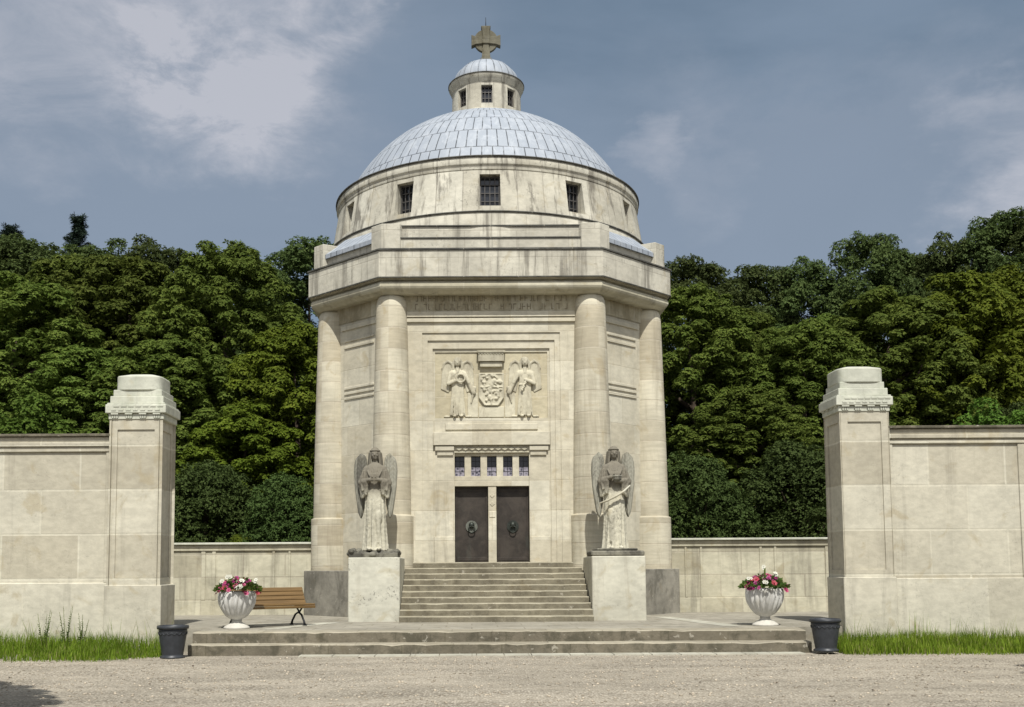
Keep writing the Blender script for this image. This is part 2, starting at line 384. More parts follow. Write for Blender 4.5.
M['redpetal'] = simple('red_petals', (.26,.025,.04), .6, 0, .3, 30, .1)
M['whitepetal'] = simple('white_petals', (.5,.49,.41), .6, 0, .08, 30, .1)

# ------------------------------------------------------------------ camera
PITCH, ROLL = R(4.75), R(.33)
fwd = Vector((0,math.cos(PITCH),math.sin(PITCH))); u0 = Vector((0,-math.sin(PITCH),math.cos(PITCH))); r0 = Vector((1,0,0))
rt = r0*math.cos(ROLL) - u0*math.sin(ROLL); up = r0*math.sin(ROLL) + u0*math.cos(ROLL)
cam = bpy.data.cameras.new('camera'); co = bpy.data.objects.new('camera', cam); COL.objects.link(co)
mat = Matrix((rt, up, -fwd)).transposed().to_4x4(); mat.translation = Vector((-.57,0,1.8)); co.matrix_world = mat
cam.sensor_width = 36; cam.lens = 36*1080/1024; cam.shift_x = 42/1024; cam.shift_y = 122.5/1024; cam.clip_end = 3000
sc.camera = co

# ------------------------------------------------------------------ light, sky
SUN_EL, SUN_AZ = R(55), R(-4)          # behind the camera, a little to the right
sd = Vector((-math.sin(SUN_AZ)*math.cos(SUN_EL), -math.cos(SUN_AZ)*math.cos(SUN_EL), math.sin(SUN_EL)))
sun = bpy.data.lights.new('sun','SUN'); sun.energy = 4.1; sun.angle = R(.6); sun.color = (1,.975,.915)
so = bpy.data.objects.new('sun', sun); COL.objects.link(so); so.rotation_euler = sd.to_track_quat('Z','Y').to_euler(); so.location = (-5,-20,30)
w = bpy.data.worlds.new('World'); sc.world = w; w.use_nodes = True
nt = w.node_tree
class WN(NT):
    def __init__(s): s.t = nt
W = WN()
bg = nt.nodes['Background']; bg.inputs['Strength'].default_value = .1
sky = nt.nodes.new('ShaderNodeTexSky'); sky.sky_type = 'NISHITA'; sky.sun_disc = False
sky.sun_elevation = SUN_EL; sky.sun_rotation = math.pi + SUN_AZ
d = W.tc('Generated')
flat = W.scaled(d, 1,1,1.9)
dn = nt.nodes.new('ShaderNodeTexNoise'); dn.inputs['Scale'].default_value = 6; dn.inputs['Detail'].default_value = 7; dn.inputs['Roughness'].default_value = .6
W.l(flat, dn.inputs['Vector'])
va = nt.nodes.new('ShaderNodeVectorMath'); va.operation = 'SUBTRACT'; W.l(dn.outputs['Color'], va.inputs[0]); va.inputs[1].default_value = (.5,.5,.5)
vs = nt.nodes.new('ShaderNodeVectorMath'); vs.operation = 'SCALE'; W.l(va.outputs[0], vs.inputs[0]); vs.inputs['Scale'].default_value = .22
vd = nt.nodes.new('ShaderNodeVectorMath'); vd.operation = 'ADD'; W.l(d, vd.inputs[0]); W.l(vs.outputs[0], vd.inputs[1])
vn = nt.nodes.new('ShaderNodeVectorMath'); vn.operation = 'NORMALIZE'; W.l(vd.outputs[0], vn.inputs[0])
def blob(v, deg, amt, soft=0.0):
    v = Vector(v).normalized()
    dp = nt.nodes.new('ShaderNodeVectorMath'); dp.operation = 'DOT_PRODUCT'; W.l(vn.outputs[0], dp.inputs[0]); dp.inputs[1].default_value = v
    return W.ramp(dp.outputs['Value'], math.cos(R(deg)), math.cos(R(deg*soft)), 0, amt)
def add(fs):
    o = fs[0]
    for f in fs[1:]: o = W.math('ADD', o, f)
    return o
n1 = W.noise(flat, 2.2, 6, .55, .4); n2 = W.noise(flat, 8, 9, .66, .5)
base = W.mix(W.ramp(n1,.38,.62), (1.13,1.58,2.12), (1.58,2.06,2.68))
lights = add([blob((-0.337,0.838,0.428),8,0.75), blob((-0.184,0.879,0.439),7.5,0.8), blob((-0.215,0.887,0.408),6,0.7), blob((-0.152,0.891,0.427),4,0.55), blob((-0.105,0.890,0.443),2,0.8), blob((-0.260,0.884,0.389),5,0.45), blob((0.150,0.924,0.350),2.2,0.45), blob((0.194,0.919,0.335),3,0.2), blob((0.431,0.844,0.319),4.5,0.65), blob((0.419,0.854,0.310),3,0.4)])
veils = add([blob((-0.313,0.864,0.394),16,0.5), blob((-0.239,0.903,0.358),12,0.4), blob((-0.184,0.878,0.443),14,0.5), blob((0.238,0.928,0.288),9,0.8), blob((0.348,0.893,0.285),10,0.75), blob((0.436,0.848,0.299),9,0.6), blob((0.135,0.937,0.323),8,0.35), blob((-0.298,0.902,0.314),12,0.2)])
lightmask = W.math('MULTIPLY', lights, W.ramp(n2,.28,.74,.08,1.0))
base = W.mix(W.math('MINIMUM', veils, .8), base, (1.98,2.36,2.92))
cl = W.mix(W.math('MINIMUM', lightmask, .95), base, (4.1,4.15,4.5))
sunside_fill = add([blob((.05,-.75,.66),95,.9,.12)])  # extra brightness added to the unseen sky behind the camera, soft frontal fill
cl = W.mix(sunside_fill, cl, (6.4,6.5,6.9))
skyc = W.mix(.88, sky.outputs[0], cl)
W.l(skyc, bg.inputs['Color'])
sc.view_settings.view_transform = 'Standard'; sc.view_settings.look = 'None'; sc.view_settings.exposure = .42; sc.view_settings.gamma = 1

# ------------------------------------------------------------------ ground and terrace (setting)
GZ = .06
mb = MB()
for i in range(-6,6):
    for j in range(-1,10):
        mb.face([(i*60,j*60-20,GZ),((i+1)*60,j*60-20,GZ),((i+1)*60,(j+1)*60-20,GZ),(i*60,(j+1)*60-20,GZ)])
tag(mb.build('gravel_ground', M['gravel']), kind='structure')
def rough(poly_pts, amp, seed):
    r = random.Random(seed); return poly_pts
def step_block(mb, x0, x1, y0, y1, z0, z1, seg=.22, amp=.012, seed=0, mi_front=0, mi_top=1):
    """long step with a worn, slightly uneven front edge"""
    n = max(2,int((x1-x0)/seg)); r = random.Random(seed)
    xs = [x0+(x1-x0)*i/n for i in range(n+1)]
    e = [(y0+r.uniform(0,amp)+(amp*2.2 if r.random()<.08 else 0), z1-r.uniform(0,amp)*.8-(amp if r.random()<.08 else 0)) for _ in xs]
    c = .018
    for i in range(n):
        a, b = xs[i], xs[i+1]; (ya,za),(yb,zb) = e[i], e[i+1]
        mb.face([(a,ya,z0),(b,yb,z0),(b,yb,zb-c),(a,ya,za-c)], mi=mi_front)
        mb.face([(a,ya,za-c),(b,yb,zb-c),(b,yb+c,zb),(a,ya+c,za)], mi=mi_top)
        mb.face([(a,ya+c,za),(b,yb+c,zb),(b,y1,z1),(a,y1,z1)], mi=mi_top)
    for x, (ya,za), fl in ((x0,e[0],1),(x1,e[-1],0)):
        f = [(x,y1,z0),(x,ya,z0),(x,ya,za-c),(x,ya+c,za),(x,y1,z1)]
        mb.face(f if fl else f[::-1], mi=mi_front)
mb = MB()
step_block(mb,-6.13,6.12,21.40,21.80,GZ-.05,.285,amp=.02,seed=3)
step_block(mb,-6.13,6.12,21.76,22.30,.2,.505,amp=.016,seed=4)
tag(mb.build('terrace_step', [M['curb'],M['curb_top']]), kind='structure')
mb = MB()
mb.box(-6.13,6.12,22.29,22.62,.1,.5)
mb.prism([(-7.1,22.62),(7.25,22.62),(7.25,23.4),(9.3,23.4),(9.3,40.5),(-9.2,40.5),(-9.2,23.4),(-7.1,23.4)], .06, .5)
tag(mb.build('terrace', M['flag']), kind='structure')
mb = MB()
for (x0,y0,x1,y1) in ((-5.0,22.75,-4.0,25.3),(4.75,22.9,4.0,27.1)):
    mb.face([(x0,y0,.505),(x0+.42,y0,.505),(x1+.42,y1,.505),(x1,y1,.505)])
tag(mb.build('terrace_path', M['flag_light']), kind='structure')
mb = MB()
xx = -3.9
while xx < 5.6:
    ww = rnd.uniform(.5,.85)
    mb.box(xx,xx+ww-.015,21.02+rnd.uniform(-.03,.03),21.41,GZ-.05,GZ+.022)
    xx += ww
tag(mb.build('paving_slabs', M['flag_light']), kind='structure')
# loose pebbles and dead leaves scattered on the gravel
mb = MB(); r = random.Random(5)
for _ in range(2600):
    y = 11.5+9.7*r.random()**.8; x = r.uniform(-.62,.62)*y*.95
    if y > 20.9 and abs(x) < 6.2: continue
    q = r.uniform(.008,.022)
    rot = Matrix.Rotation(r.uniform(0,3.1),3,'Z')
    mb.ball((x,y,GZ+q*.3), q*1.3, q, q*.7, 6, 4, 0, rot)
tag(mb.build('pebbles', M['pebble']), kind='stuff', label='loose pebbles scattered on the gravel forecourt', cat='pebbles')

m = MB(); r = random.Random(15)
for _ in range(260):
    y = 12.5+8.6*r.random()**.6; x = r.uniform(-.55,.55)*y
    if y > 20.9 and abs(x) < 6.2: continue
    a = r.uniform(0,6.28); L_ = r.uniform(.03,.06); d_ = Vector((math.cos(a),math.sin(a),.25)); t_ = Vector((-math.sin(a),math.cos(a),r.uniform(-.2,.4)))*L_*.35
    c = Vector((x,y,GZ+.012)); m.face([c,c+d_*L_*.5-t_,c+d_*L_,c+d_*L_*.5+t_])
tag(m.build('fallen_leaves', M['bark']), 'dry brown leaves lying about the gravel forecourt', 'leaves', kind='stuff')
# ------------------------------------------------------------------ mausoleum
YC = 32.25
mau = tag(empty('mausoleum', (0,YC,0)), 'pale limestone domed octagonal mausoleum with corner columns and bronze double doors', 'mausoleum')
A, B = 4.42, 2.64
FS = -.25          # the stepped front is modelled at y=-4.16 and set forward onto the wall plane
def octo(a, b=None):
    if b is None: b = B + (a-A)*.4142
    return [(-b,-a),(b,-a),(a,-b),(a,b),(b,a),(-b,a),(-a,b),(-a,-b)]
def octloft(mb, prof, mi=0, cap=True, skip=()):
    rings = [[(x,y,z) for x,y in octo(a)] for a,z in prof]
    for j in range(len(rings)-1):
        for i in range(8):
            if i in skip: continue
            k = (i+1)%8
            mb.face([rings[j][i],rings[j][k],rings[j+1][k],rings[j+1][i]], mi=mi)
    if cap: mb.face(rings[-1], mi=mi)
# podium
po_ = octo(5.08); pp = [po_[0],(-2.26,-5.08),(-2.26,-4.40),(2.31,-4.40),(2.31,-5.08)]+po_[1:]
mb = MB(); mb.prism(pp, .45, 1.69); mb.build('podium', M['cement'], mau, bevel=.015)
# walls: seven plain facets and the stepped front facet
mb = MB(); octloft(mb, [(A,1.60),(A,8.95)], cap=False, skip=(0,))
nv0 = len(mb.v)
def u_layer(y, xo, zo, xi, zi, y2, zb=1.70):
    mb.face([(-xo,y,zb),(-xi,y,zb),(-xi,y,zi),(-xo,y,zi)]); mb.face([(xi,y,zb),(xo,y,zb),(xo,y,zi),(xi,y,zi)])
    mb.face([(-xo,y,zi),(xo,y,zi),(xo,y,zo),(-xo,y,zo)])
    mb.face([(-xi,y,zb),(-xi,y2,zb),(-xi,y2,zi),(-xi,y,zi)]); mb.face([(xi,y2,zb),(xi,y,zb),(xi,y,zi),(xi,y2,zi)])
    mb.face([(-xi,y,zi),(-xi,y2,zi),(xi,y2,zi),(xi,y,zi)])
u_layer(-4.16, 2.60, 8.95, 1.80, 7.88, -4.125)
u_layer(-4.125, 1.80, 7.88, 1.66, 7.68, -4.085)
u_layer(-4.085, 1.66, 7.68, 1.53, 7.47, -4.04)
# field inside the frame: strips round the relief and the door opening
def rect(x0,x1,z0,z1,y): mb.face([(x0,y,z0),(x1,y,z0),(x1,y,z1),(x0,y,z1)])
y = -4.04
rect(-1.53,-.97,1.7,4.72,y); rect(.97,1.53,1.7,4.72,y); rect(-1.53,1.53,4.72,5.64,y)
rect(-1.53,-1.47,5.64,7.38,y); rect(1.47,1.53,5.64,7.38,y); rect(-1.53,1.53,7.38,7.47,y)
for (x0,x1,z0,z1,ya,yb) in ((-1.47,1.47,5.64,7.38,-4.04,-3.95),(-.97,.97,1.7,4.72,-4.04,-3.70)):
    mb.face([(x0,ya,z0),(x0,yb,z0),(x0,yb,z1),(x0,ya,z1)]); mb.face([(x1,yb,z0),(x1,ya,z0),(x1,ya,z1),(x1,yb,z1)])
    mb.face([(x0,ya,z1),(x0,yb,z1),(x1,yb,z1),(x1,ya,z1)]); mb.face([(x0,yb,z0),(x0,ya,z0),(x1,ya,z0),(x1,yb,z0)])
rect(-.97,.97,1.7,4.72,-3.70)
mb.v = mb.v[:nv0]+[(a_,b_+FS,c_) for a_,b_,c_ in mb.v[nv0:]]
mb.build('wall', M['facade'], mau)
# string courses: over the frame on the front, two groups on each slanted facet
mb = MB()
for z0,z1,dy in ((8.28,8.43,.05),(8.15,8.25,.03)):
    mb.box(-2.2,2.2,-4.19-dy+FS,-4.1+FS,z0,z1)
for sx in (-1,1):
    t = Vector((-sx,-1,0)).normalized(); n = Vector((sx,-1,0)).normalized(); c = Vector((sx*(A+B)/2,-(A+B)/2,0))
    for z in (7.93,7.75,6.62,6.48,6.34):
        for k in (0,):
            mb.obox(c+Vector((0,0,z)), t, n, (0,0,1), .62, .03, .035)
    mb.obox(c+Vector((0,0,8.28)), t, n, (0,0,1), .75, .05, .06)
mb.build('string_course', M['facade'], mau, bevel=.008)
# frieze band with two rows of weathered capitals (too worn to read in the photograph)
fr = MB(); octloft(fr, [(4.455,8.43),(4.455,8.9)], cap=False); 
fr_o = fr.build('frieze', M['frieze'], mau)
mb = MB(); r = random.Random(21)
for row,(z0,h) in enumerate(((8.70,.15),(8.48,.15))):
    x = -1.98
    while x < 1.95:
        wd = r.uniform(.06,.11)
        if r.random() < .13: x += .09; continue
        kind = r.randrange(6)
        y0, y1 = -4.467, -4.454
        bar = lambda xa,xb,za,zb: mb.box(xa,xb,y0,y1,za,zb)
        if kind in (0,1,2,4): bar(x,x+.016,z0,z0+h)
        if kind in (0,3,5): bar(x+wd-.016,x+wd,z0,z0+h)
        if kind in (1,3): bar(x+.018,x+wd-.018,z0+h-.018,z0+h)
        if kind in (0,4): bar(x+.018,x+wd-.018,z0+h*.45,z0+h*.45+.016)
        if kind in (2,5): bar(x+.018,x+wd-.018,z0,z0+.016)
        x += wd+.032
mb.build('inscription', M['letter'], fr_o)
# columns on the eight corners
prof = [(.572,1.66),(.572,1.68),(.572,3.06),(.572,3.08),(.565,3.09),(.545,3.10),(.52,3.105),(.511,3.11),(.511,3.125)]
for i in range(15):
    t = i/14; prof.append((.512-.105*t**1.25, 3.14+t*5.43))
prof += [(.39,8.70),(.36,8.78),(.31,8.84)]
cm = MB(); cm.lathe(prof, 40, mod=None); cme = cm.mesh('column', M['column'])
for (x,y) in octo(4.36,2.6):
    o = bpy.data.objects.new('column', cme); COL.objects.link(o); o.parent = mau; o.location = (x,y,0); o.rotation_euler.z = math.atan2(y,x)+.4
# cornice
mb = MB()
octloft(mb, [(4.3,8.86),(4.70,8.82),(4.75,8.83)] + [(4.75+.20*math.sin(R(a)),8.86+.15*(1-math.cos(R(a)))) for a in range(0,181,20)][1:-1] + [(4.84,9.16),(4.93,9.17),(4.93,9.21)], cap=False)
mb.build('cornice', M['cornice'], mau)
mb = MB(); octloft(mb, [(4.93,9.205),(5.01,9.21),(5.01,9.91)]); mb.build('parapet', M['attic'], mau, bevel=.012)
mb = MB(); octloft(mb, [(5.0,9.912),(5.045,9.915),(5.045,9.95),(4.96,9.985)]); octloft(mb, [(5.015,9.185),(5.035,9.19),(5.035,9.215),(5.012,9.222)], cap=False)
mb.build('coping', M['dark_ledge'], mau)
# attic storey: low slanted walls, four straight panels, eight corner blocks
mb = MB(); octloft(mb, [(4.74,9.97),(4.74,10.26)])
for q in range(4):
    rot = Matrix.Rotation(q*math.pi/2,3,'Z')
    def rb(x0,x1,y0,y1,z0,z1):
        c = rot @ Vector(((x0+x1)/2,(y0+y1)/2,(z0+z1)/2)); ax = rot @ Vector((1,0,0)); ay = rot @ Vector((0,1,0))
        mb.obox(c, ax, ay, (0,0,1), (x1-x0)/2, (y1-y0)/2, (z1-z0)/2)
    rb(-2.5,2.5,-4.82,-3.6,9.97,10.27); rb(-2.5,2.5,-4.76,-3.6,10.305,10.60)
mb.build('attic', M['attic'], mau, bevel=.01)
mb = MB()
oc = [Vector((x,y,0)) for x,y in octo(4.87)]
for i,c in enumerate(oc):
    a, b = oc[i-1], oc[(i+1)%8]
    la, lb = (.62,.62)
    ca = (a-c).normalized(); cb = (b-c).normalized()
    da = .47 if (a-c).length > 4 else .42; db = .47 if (b-c).length > 4 else .42
    p = [c, c+cb*db, c+cb*db-(c.normalized())*.75, c+ca*da-(c.normalized())*.75, c+ca*da]
    mb = MB(); mb.prism([(q.x,q.y) for q in p], 9.97, 10.66); mb.build('corner_block', M['attic'], mau, bevel=.014)
mb = MB()
for q in range(4):
    rot = Matrix.Rotation(q*math.pi/2,3,'Z')
    for (x0,x1,y0,y1,z0,z1) in ((-2.5,2.5,-4.85,-3.7,10.273,10.302),(-2.5,2.5,-4.80,-3.7,10.603,10.635)):
        c = rot @ Vector(((x0+x1)/2,(y0+y1)/2,(z0+z1)/2))
        mb.obox(c, rot@Vector((1,0,0)), rot@Vector((0,1,0)), (0,0,1), (x1-x0)/2, (y1-y0)/2, (z1-z0)/2)
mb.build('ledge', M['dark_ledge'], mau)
mb = MB()
for i in (1,3,5,7):
    a, b = oc[i], oc[(i+1)%8]; t = (b-a).normalized(); n = Vector((t.y,-t.x,0))
    L = (b-a).length; p0 = a+t*.44-n*.05; p1 = b-t*.44-n*.05; q0 = a+t*.44-n*.85; q1 = b-t*.44-n*.85
    z = Vector((0,0,1))
    mb = MB(); top = [p0+z*10.36, p1+z*10.36, q1+z*11.0, q0+z*11.0]; bot = [p0+z*10.245, p1+z*10.245, q1+z*10.3, q0+z*10.3]
    mb.indexed(top+bot, [(0,1,2,3),(4,5,1,0),(5,6,2,1),(6,7,3,2),(7,4,0,3),(7,6,5,4)], 0, False); mb.build('lead_skirt', M['lead'], mau)
# drum
mb = MB(); mb.lathe([(4.79,9.99),(4.79,10.93),(4.76,10.99)], 96, cap=False); mb.build('drum_base', M['attic'], mau)
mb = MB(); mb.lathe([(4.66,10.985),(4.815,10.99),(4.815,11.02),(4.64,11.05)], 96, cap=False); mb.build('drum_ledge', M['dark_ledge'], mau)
def drum_wall(mb, prof, nw, half, zw0, zw1, depth, phase, seg):
    """ring wall with real window openings; prof gives radius at z"""
    def rad(z):
        for (r0_,z0_),(r1_,z1_) in zip(prof,prof[1:]):
            if z <= z1_+1e-6: return r0_+(r1_-r0_)*(z-z0_)/(z1_-z0_)
        return prof[-1][0]
    zs = sorted({prof[0][1],zw0,zw1,prof[-1][1]})
    for k in range(nw):
        ac = phase+2*math.pi*k/nw; st = 2*math.pi/nw
        angs = [ac-half, ac+half] + [ac+half+(st-2*half)*i/seg for i in range(1,seg+1)]
        for i in range(len(angs)-1):
            a, b = angs[i], angs[i+1]
            for z0,z1 in zip(zs,zs[1:]):
                if i == 0 and abs(z0-zw0)<1e-6: continue
                P = lambda t,z: (rad(z)*math.cos(t), rad(z)*math.sin(t), z)
                uu = (a*prof[0][0], b*prof[0][0])
                mb.face([P(a,z0),P(b,z0),P(b,z1),P(a,z1)], uv=[(uu[0],z0),(uu[1],z0),(uu[1],z1),(uu[0],z1)])
        # reveals
        o = Vector((math.cos(ac),math.sin(ac),0)); t = Vector((-o.y,o.x,0)); hw = math.sin(half)*rad(zw0)
        def Q(s_,z,inn): 
            if inn: return o*(rad(zw0)*math.cos(half)-depth)+t*s_*hw+Vector((0,0,z))
            a = ac+half*s_; return Vector((rad(z)*math.cos(a),rad(z)*math.sin(a),z))
        mb.face([Q(-1,zw0,0),Q(-1,zw0,1),Q(-1,zw1,1),Q(-1,zw1,0)][::-1]); mb.face([Q(1,zw0,0),Q(1,zw0,1),Q(1,zw1,1),Q(1,zw1,0)])
        mb.face([Q(-1,zw1,0),Q(-1,zw1,1),Q(1,zw1,1),Q(1,zw1,0)][::-1]); mb.face([Q(-1,zw0,0),Q(-1,zw0,1),Q(1,zw0,1),Q(1,zw0,0)])
def window_at(parent, ac, rin, hw, z0, z1, nv, nh, name='window'):
    o = Vector((math.cos(ac),math.sin(ac),0)); t = Vector((-o.y,o.x,0)); z = Vector((0,0,1))
    mb = MB()
    c = o*rin+z*(z0+z1)/2
    fw = .035
    for s_ in (-1,1):
        mb.obox(c+t*s_*(hw-fw/2), t, o, z, fw/2, .03, (z1-z0)/2); mb.obox(c+z*s_*((z1-z0)/2-fw/2), t, o, z, hw-fw, .03, fw/2)
    for i in range(1,nv): mb.obox(c+t*(-hw+2*hw*i/nv), t, o, z, .011, .018, (z1-z0)/2-fw)
    for j in range(1,nh): mb.obox(c+z*(-(z1-z0)/2+(z1-z0)*j/nh), t, o, z, hw-fw, .014, .011)
    w_ = mb.build(name, M['grille'], parent)
    mp = MB(); mp.obox(c-o*.045, t, o, z, hw, .008, (z1-z0)/2); mp.build('pane', M['glass'], w_)
    return w_
mb = MB(); drum_wall(mb, [(4.71,11.0),(4.50,12.30)], 12, .27/4.58, 11.19, 12.09, .36, -math.pi/2, 8); mb.build('drum', M['drum'], mau)
for k in range(12):
    window_at(mau, -math.pi/2+k*math.pi/6, 4.66-.35, .268, 11.195, 12.085, 4, 4)
mb = MB(); mb.lathe([(4.46,12.21),(4.525,12.22),(4.53,12.24),(4.53,12.33),(4.535,12.345),(4.56,12.36),(4.565,12.38),(4.565,12.50),(4.54,12.56)], 96, cap=False); mb.build('drum_cornice', M['drum'], mau)
mb = MB(); mb.lathe([(4.50,12.555),(4.595,12.565),(4.595,12.595),(4.2,12.70)], 96, cap=False); mb.build('drum_coping', M['dark_ledge'], mau)
# dome
prof = []
DC, DR = 10.78, 4.67
a0_ = math.asin((12.60-DC)/DR)
for i in range(29):
    a = a0_+(R(76)-a0_)*i/28; prof.append((DR*math.cos(a), DC+DR*math.sin(a)))
dome = MB(); N_ = 112
arc = [DR*(a0_+(R(76)-a0_)*i/28) for i in range(29)]
for j in range(28):
    for i in range(N_):
        t0, t1 = 2*math.pi*i/N_, 2*math.pi*(i+1)/N_
        P = lambda rz,t: (rz[0]*math.cos(t), rz[0]*math.sin(t), rz[1])
        dome.face([P(prof[j],t0),P(prof[j],t1),P(prof[j+1],t1),P(prof[j+1],t0)], uv=[(i*.2,arc[j]),((i+1)*.2,arc[j]),((i+1)*.2,arc[j+1]),(i*.2,arc[j+1])], smooth=True)
for i in range(0,N_,7):      # standing seams
    t = 2*math.pi*i/N_
    (lambda *q: None)([(rz[0]*math.cos(t)*1.001, rz[0]*math.sin(t)*1.001, rz[1]+.004) for rz in prof], .014, 5)
do = dome.build('dome', M['lead'], mau); weld(do.data)
# lantern
lan = MB(); drum_wall(lan, [(1.075,15.2),(1.055,16.26)], 8, .17/1.07, 15.57, 16.13, .16, -math.pi/2, 6)
lan.lathe([(1.14,14.95),(1.14,15.40),(1.07,15.44)], 64, cap=False)
lan.lathe([(1.05,16.24),(1.085,16.26),(1.10,16.36),(1.15,16.40),(1.155,16.47)], 64, cap=False)
lo = lan.build('lantern', M['drum'], mau)
for k in range(8): window_at(lo, -math.pi/2+k*math.pi/4, 1.065-.15, .168, 15.572, 16.128, 3, 3, 'lantern_window')
mb = MB(); mb.lathe([(1.13,16.468),(1.175,16.472),(1.175,16.50),(1.0,16.53)], 64, cap=False); mb.build('lantern_coping', M['dark_ledge'], lo)
mb = MB(); pr_ = [(1.01*math.cos(R(a)), 16.5+.80*math.sin(R(a))) for a in range(0,88,6)]+[(.02,17.305)]
mb.lathe(pr_, 48)
for k in range(12):
    t = 2*math.pi*(k+.5)/12; mb.tube([(r_*math.cos(t),r_*math.sin(t),z_+.004) for r_,z_ in pr_[:-1]], .011, 5)
mb.build('lantern_dome', M['lead'], lo)
# ringed stone cross
mb = MB()
mb.box(-.17,.17,-.17,.17,17.24,17.40); mb.box(-.13,.13,-.13,.13,17.40,17.52)
cz = 17.99
arm = [(-.13,17.5),(.13,17.5),(.115,17.65),(.085,cz-.11),(.30,cz-.13),(.45,cz-.19),(.45,cz+.17),(.30,cz+.12),(.10,cz+.10),(.12,cz+.34),(.15,cz+.46),(-.15,cz+.46),(-.12,cz+.34),(-.10,cz+.10),(-.30,cz+.12),(-.45,cz+.17),(-.45,cz-.19),(-.30,cz-.13),(-.085,cz-.11),(-.115,17.65)]
mb.yprism(arm, -.11, .11)
for q in range(4):
    pts = []
    for i in range(9):
        a = R(90*q+12+66*i/8); pts.append((.37*math.cos(a),0,cz+.37*math.sin(a)))
    ring = [(p[0],p[2]) for p in pts] + [(p[0]*.3,(p[2]-cz)*.3+cz) for p in pts[::-1]]
    mb.yprism(ring[::-1], -.06, .06)
mb.yprism([(-.12,cz-.12),(.12,cz-.12),(.12,cz+.12),(-.12,cz+.12)], -.145, -.1)
cr = mb.build('cross', M['cross'], mau, bevel=.012)
mb = MB(); mb.tube([(0,0,cz+.45),(0,0,cz+.78)], [.014,.007], 6); mb.build('spike', M['iron'], cr)
# portal: lintel block, corbels, ornament band, mullion, transom, windows, doors
po = empty('portal', (0,FS,0)); po.parent = mau
mb = MB(); mb.box(-1.52,1.52,-4.15,-4.0,4.92,5.26); mb.build('lintel', M['facade'], po, bevel=.008)
mb = MB(); mb.box(-1.2,1.2,-4.075,-4.03,5.33,5.49); mb.build('tablet', M['facade'], po, bevel=.008)
for s_ in (-1,1):
    mb = MB(); x0,x1 = sorted((s_*.98,s_*1.47)); mb.box(x0,x1,-4.12,-4.0,4.78,4.90)
    x0,x1 = sorted((s_*1.0,s_*1.42)); mb.box(x0,x1,-4.085,-4.0,4.66,4.785); mb.build('corbel', M['facade'], po, bevel=.006)
    mb = MB(); x0,x1 = sorted((s_*.99,s_*1.5)); mb.box(x0,x1,-4.062,-4.0,1.75,2.55); mb.build('jamb_base', M['facade'], po, bevel=.008)
mb = MB()
for i in range(11):
    x = -.85+i*.17
    mb.yprism([(x-.075,4.83),(x,4.79),(x+.075,4.83),(x,4.87)], -4.085, -4.03)
mb.box(-.97,.97,-4.055,-4.03,4.735,4.765); mb.box(-.97,.97,-4.055,-4.03,4.885,4.905)
mb.build('ornament', M['relief'], po)
mb = MB()
mb.box(-.10,.11,-3.98,-3.69,1.88,4.0); mb.box(-.97,.97,-4.0,-3.69,3.86,4.12)
for x in (-.675,-.345,.0,.345,.675)[:0]: pass
xs = [(-.955,-.71),(-.54,-.295),(-.125,.125),(.295,.54),(.71,.955)]
for (a,b) in zip([x[1] for x in xs[:-1]],[x[0] for x in xs[1:]]): mb.box(a,b,-3.97,-3.69,4.118,4.66)
mb.box(-.97,.97,-3.97,-3.69,4.655,4.72); mb.box(-.97,.97,-4.02,-3.69,1.7,1.89)
mb.box(-.07,.08,-3.995,-3.97,3.05,3.2); mb.yprism([(-.06,3.4),(.0,3.33),(.07,3.4),(.0,3.47)], -3.995,-3.97)
mb.yprism([(-.06,3.62),(.0,3.55),(.07,3.62),(.0,3.69)], -3.995,-3.97)
mb.build('door_frame', M['facade'], po, bevel=.006)
for (a,b) in xs:
    m1 = MB(); m1.box(a,b,-3.80,-3.78,4.118,4.66); wo = m1.build('transom_window', M['stained'], mau, loc=(0,FS,0))
    m2 = MB(); c = (a+b)/2
    for k in range(1,4): m2.box(a,b,-3.806,-3.80,4.12+.135*k-.006,4.12+.135*k+.006)
    m2.box(c-.006,c+.006,-3.808,-3.80,4.118,4.655); m2.build('leading', M['iron'], wo)
for (a,b) in ((-.965,-.105),(.115,.965)):
    m1 = MB(); m1.box(a,b,-3.80,-3.72,1.892,3.86)
    for z0,z1 in ((1.93,2.02),(3.72,3.80)): m1.box(a+.02,b-.02,-3.812,-3.80,z0,z1)
    for x in (a+.01,b-.06): m1.box(x,x+.05,-3.812,-3.80,2.022,3.718)
    dd = m1.build('door', M['door'], mau, bevel=.006, loc=(0,FS,0))
    c = (a+b)/2; m2 = MB()
    ring = [(c+.155*math.cos(t),2.82+.155*math.sin(t)) for t in [2*math.pi*i/24 for i in range(24)]]
    m2.yprism(ring, -3.825, -3.80); m2.mi = [1]*len(m2.f); m2.ball((c,-3.84,2.85), .075,.06,.085)
    m2.tube([(c+.085*math.sin(t),-3.88,2.74-.085*math.cos(t)+.0) for t in [2*math.pi*i/16 for i in range(17)]], .014, 6, caps=False)
    m2.build('door_knocker', [M['bronze'],M['verdigris'] if a < -.5 else M['bronze']], dd)
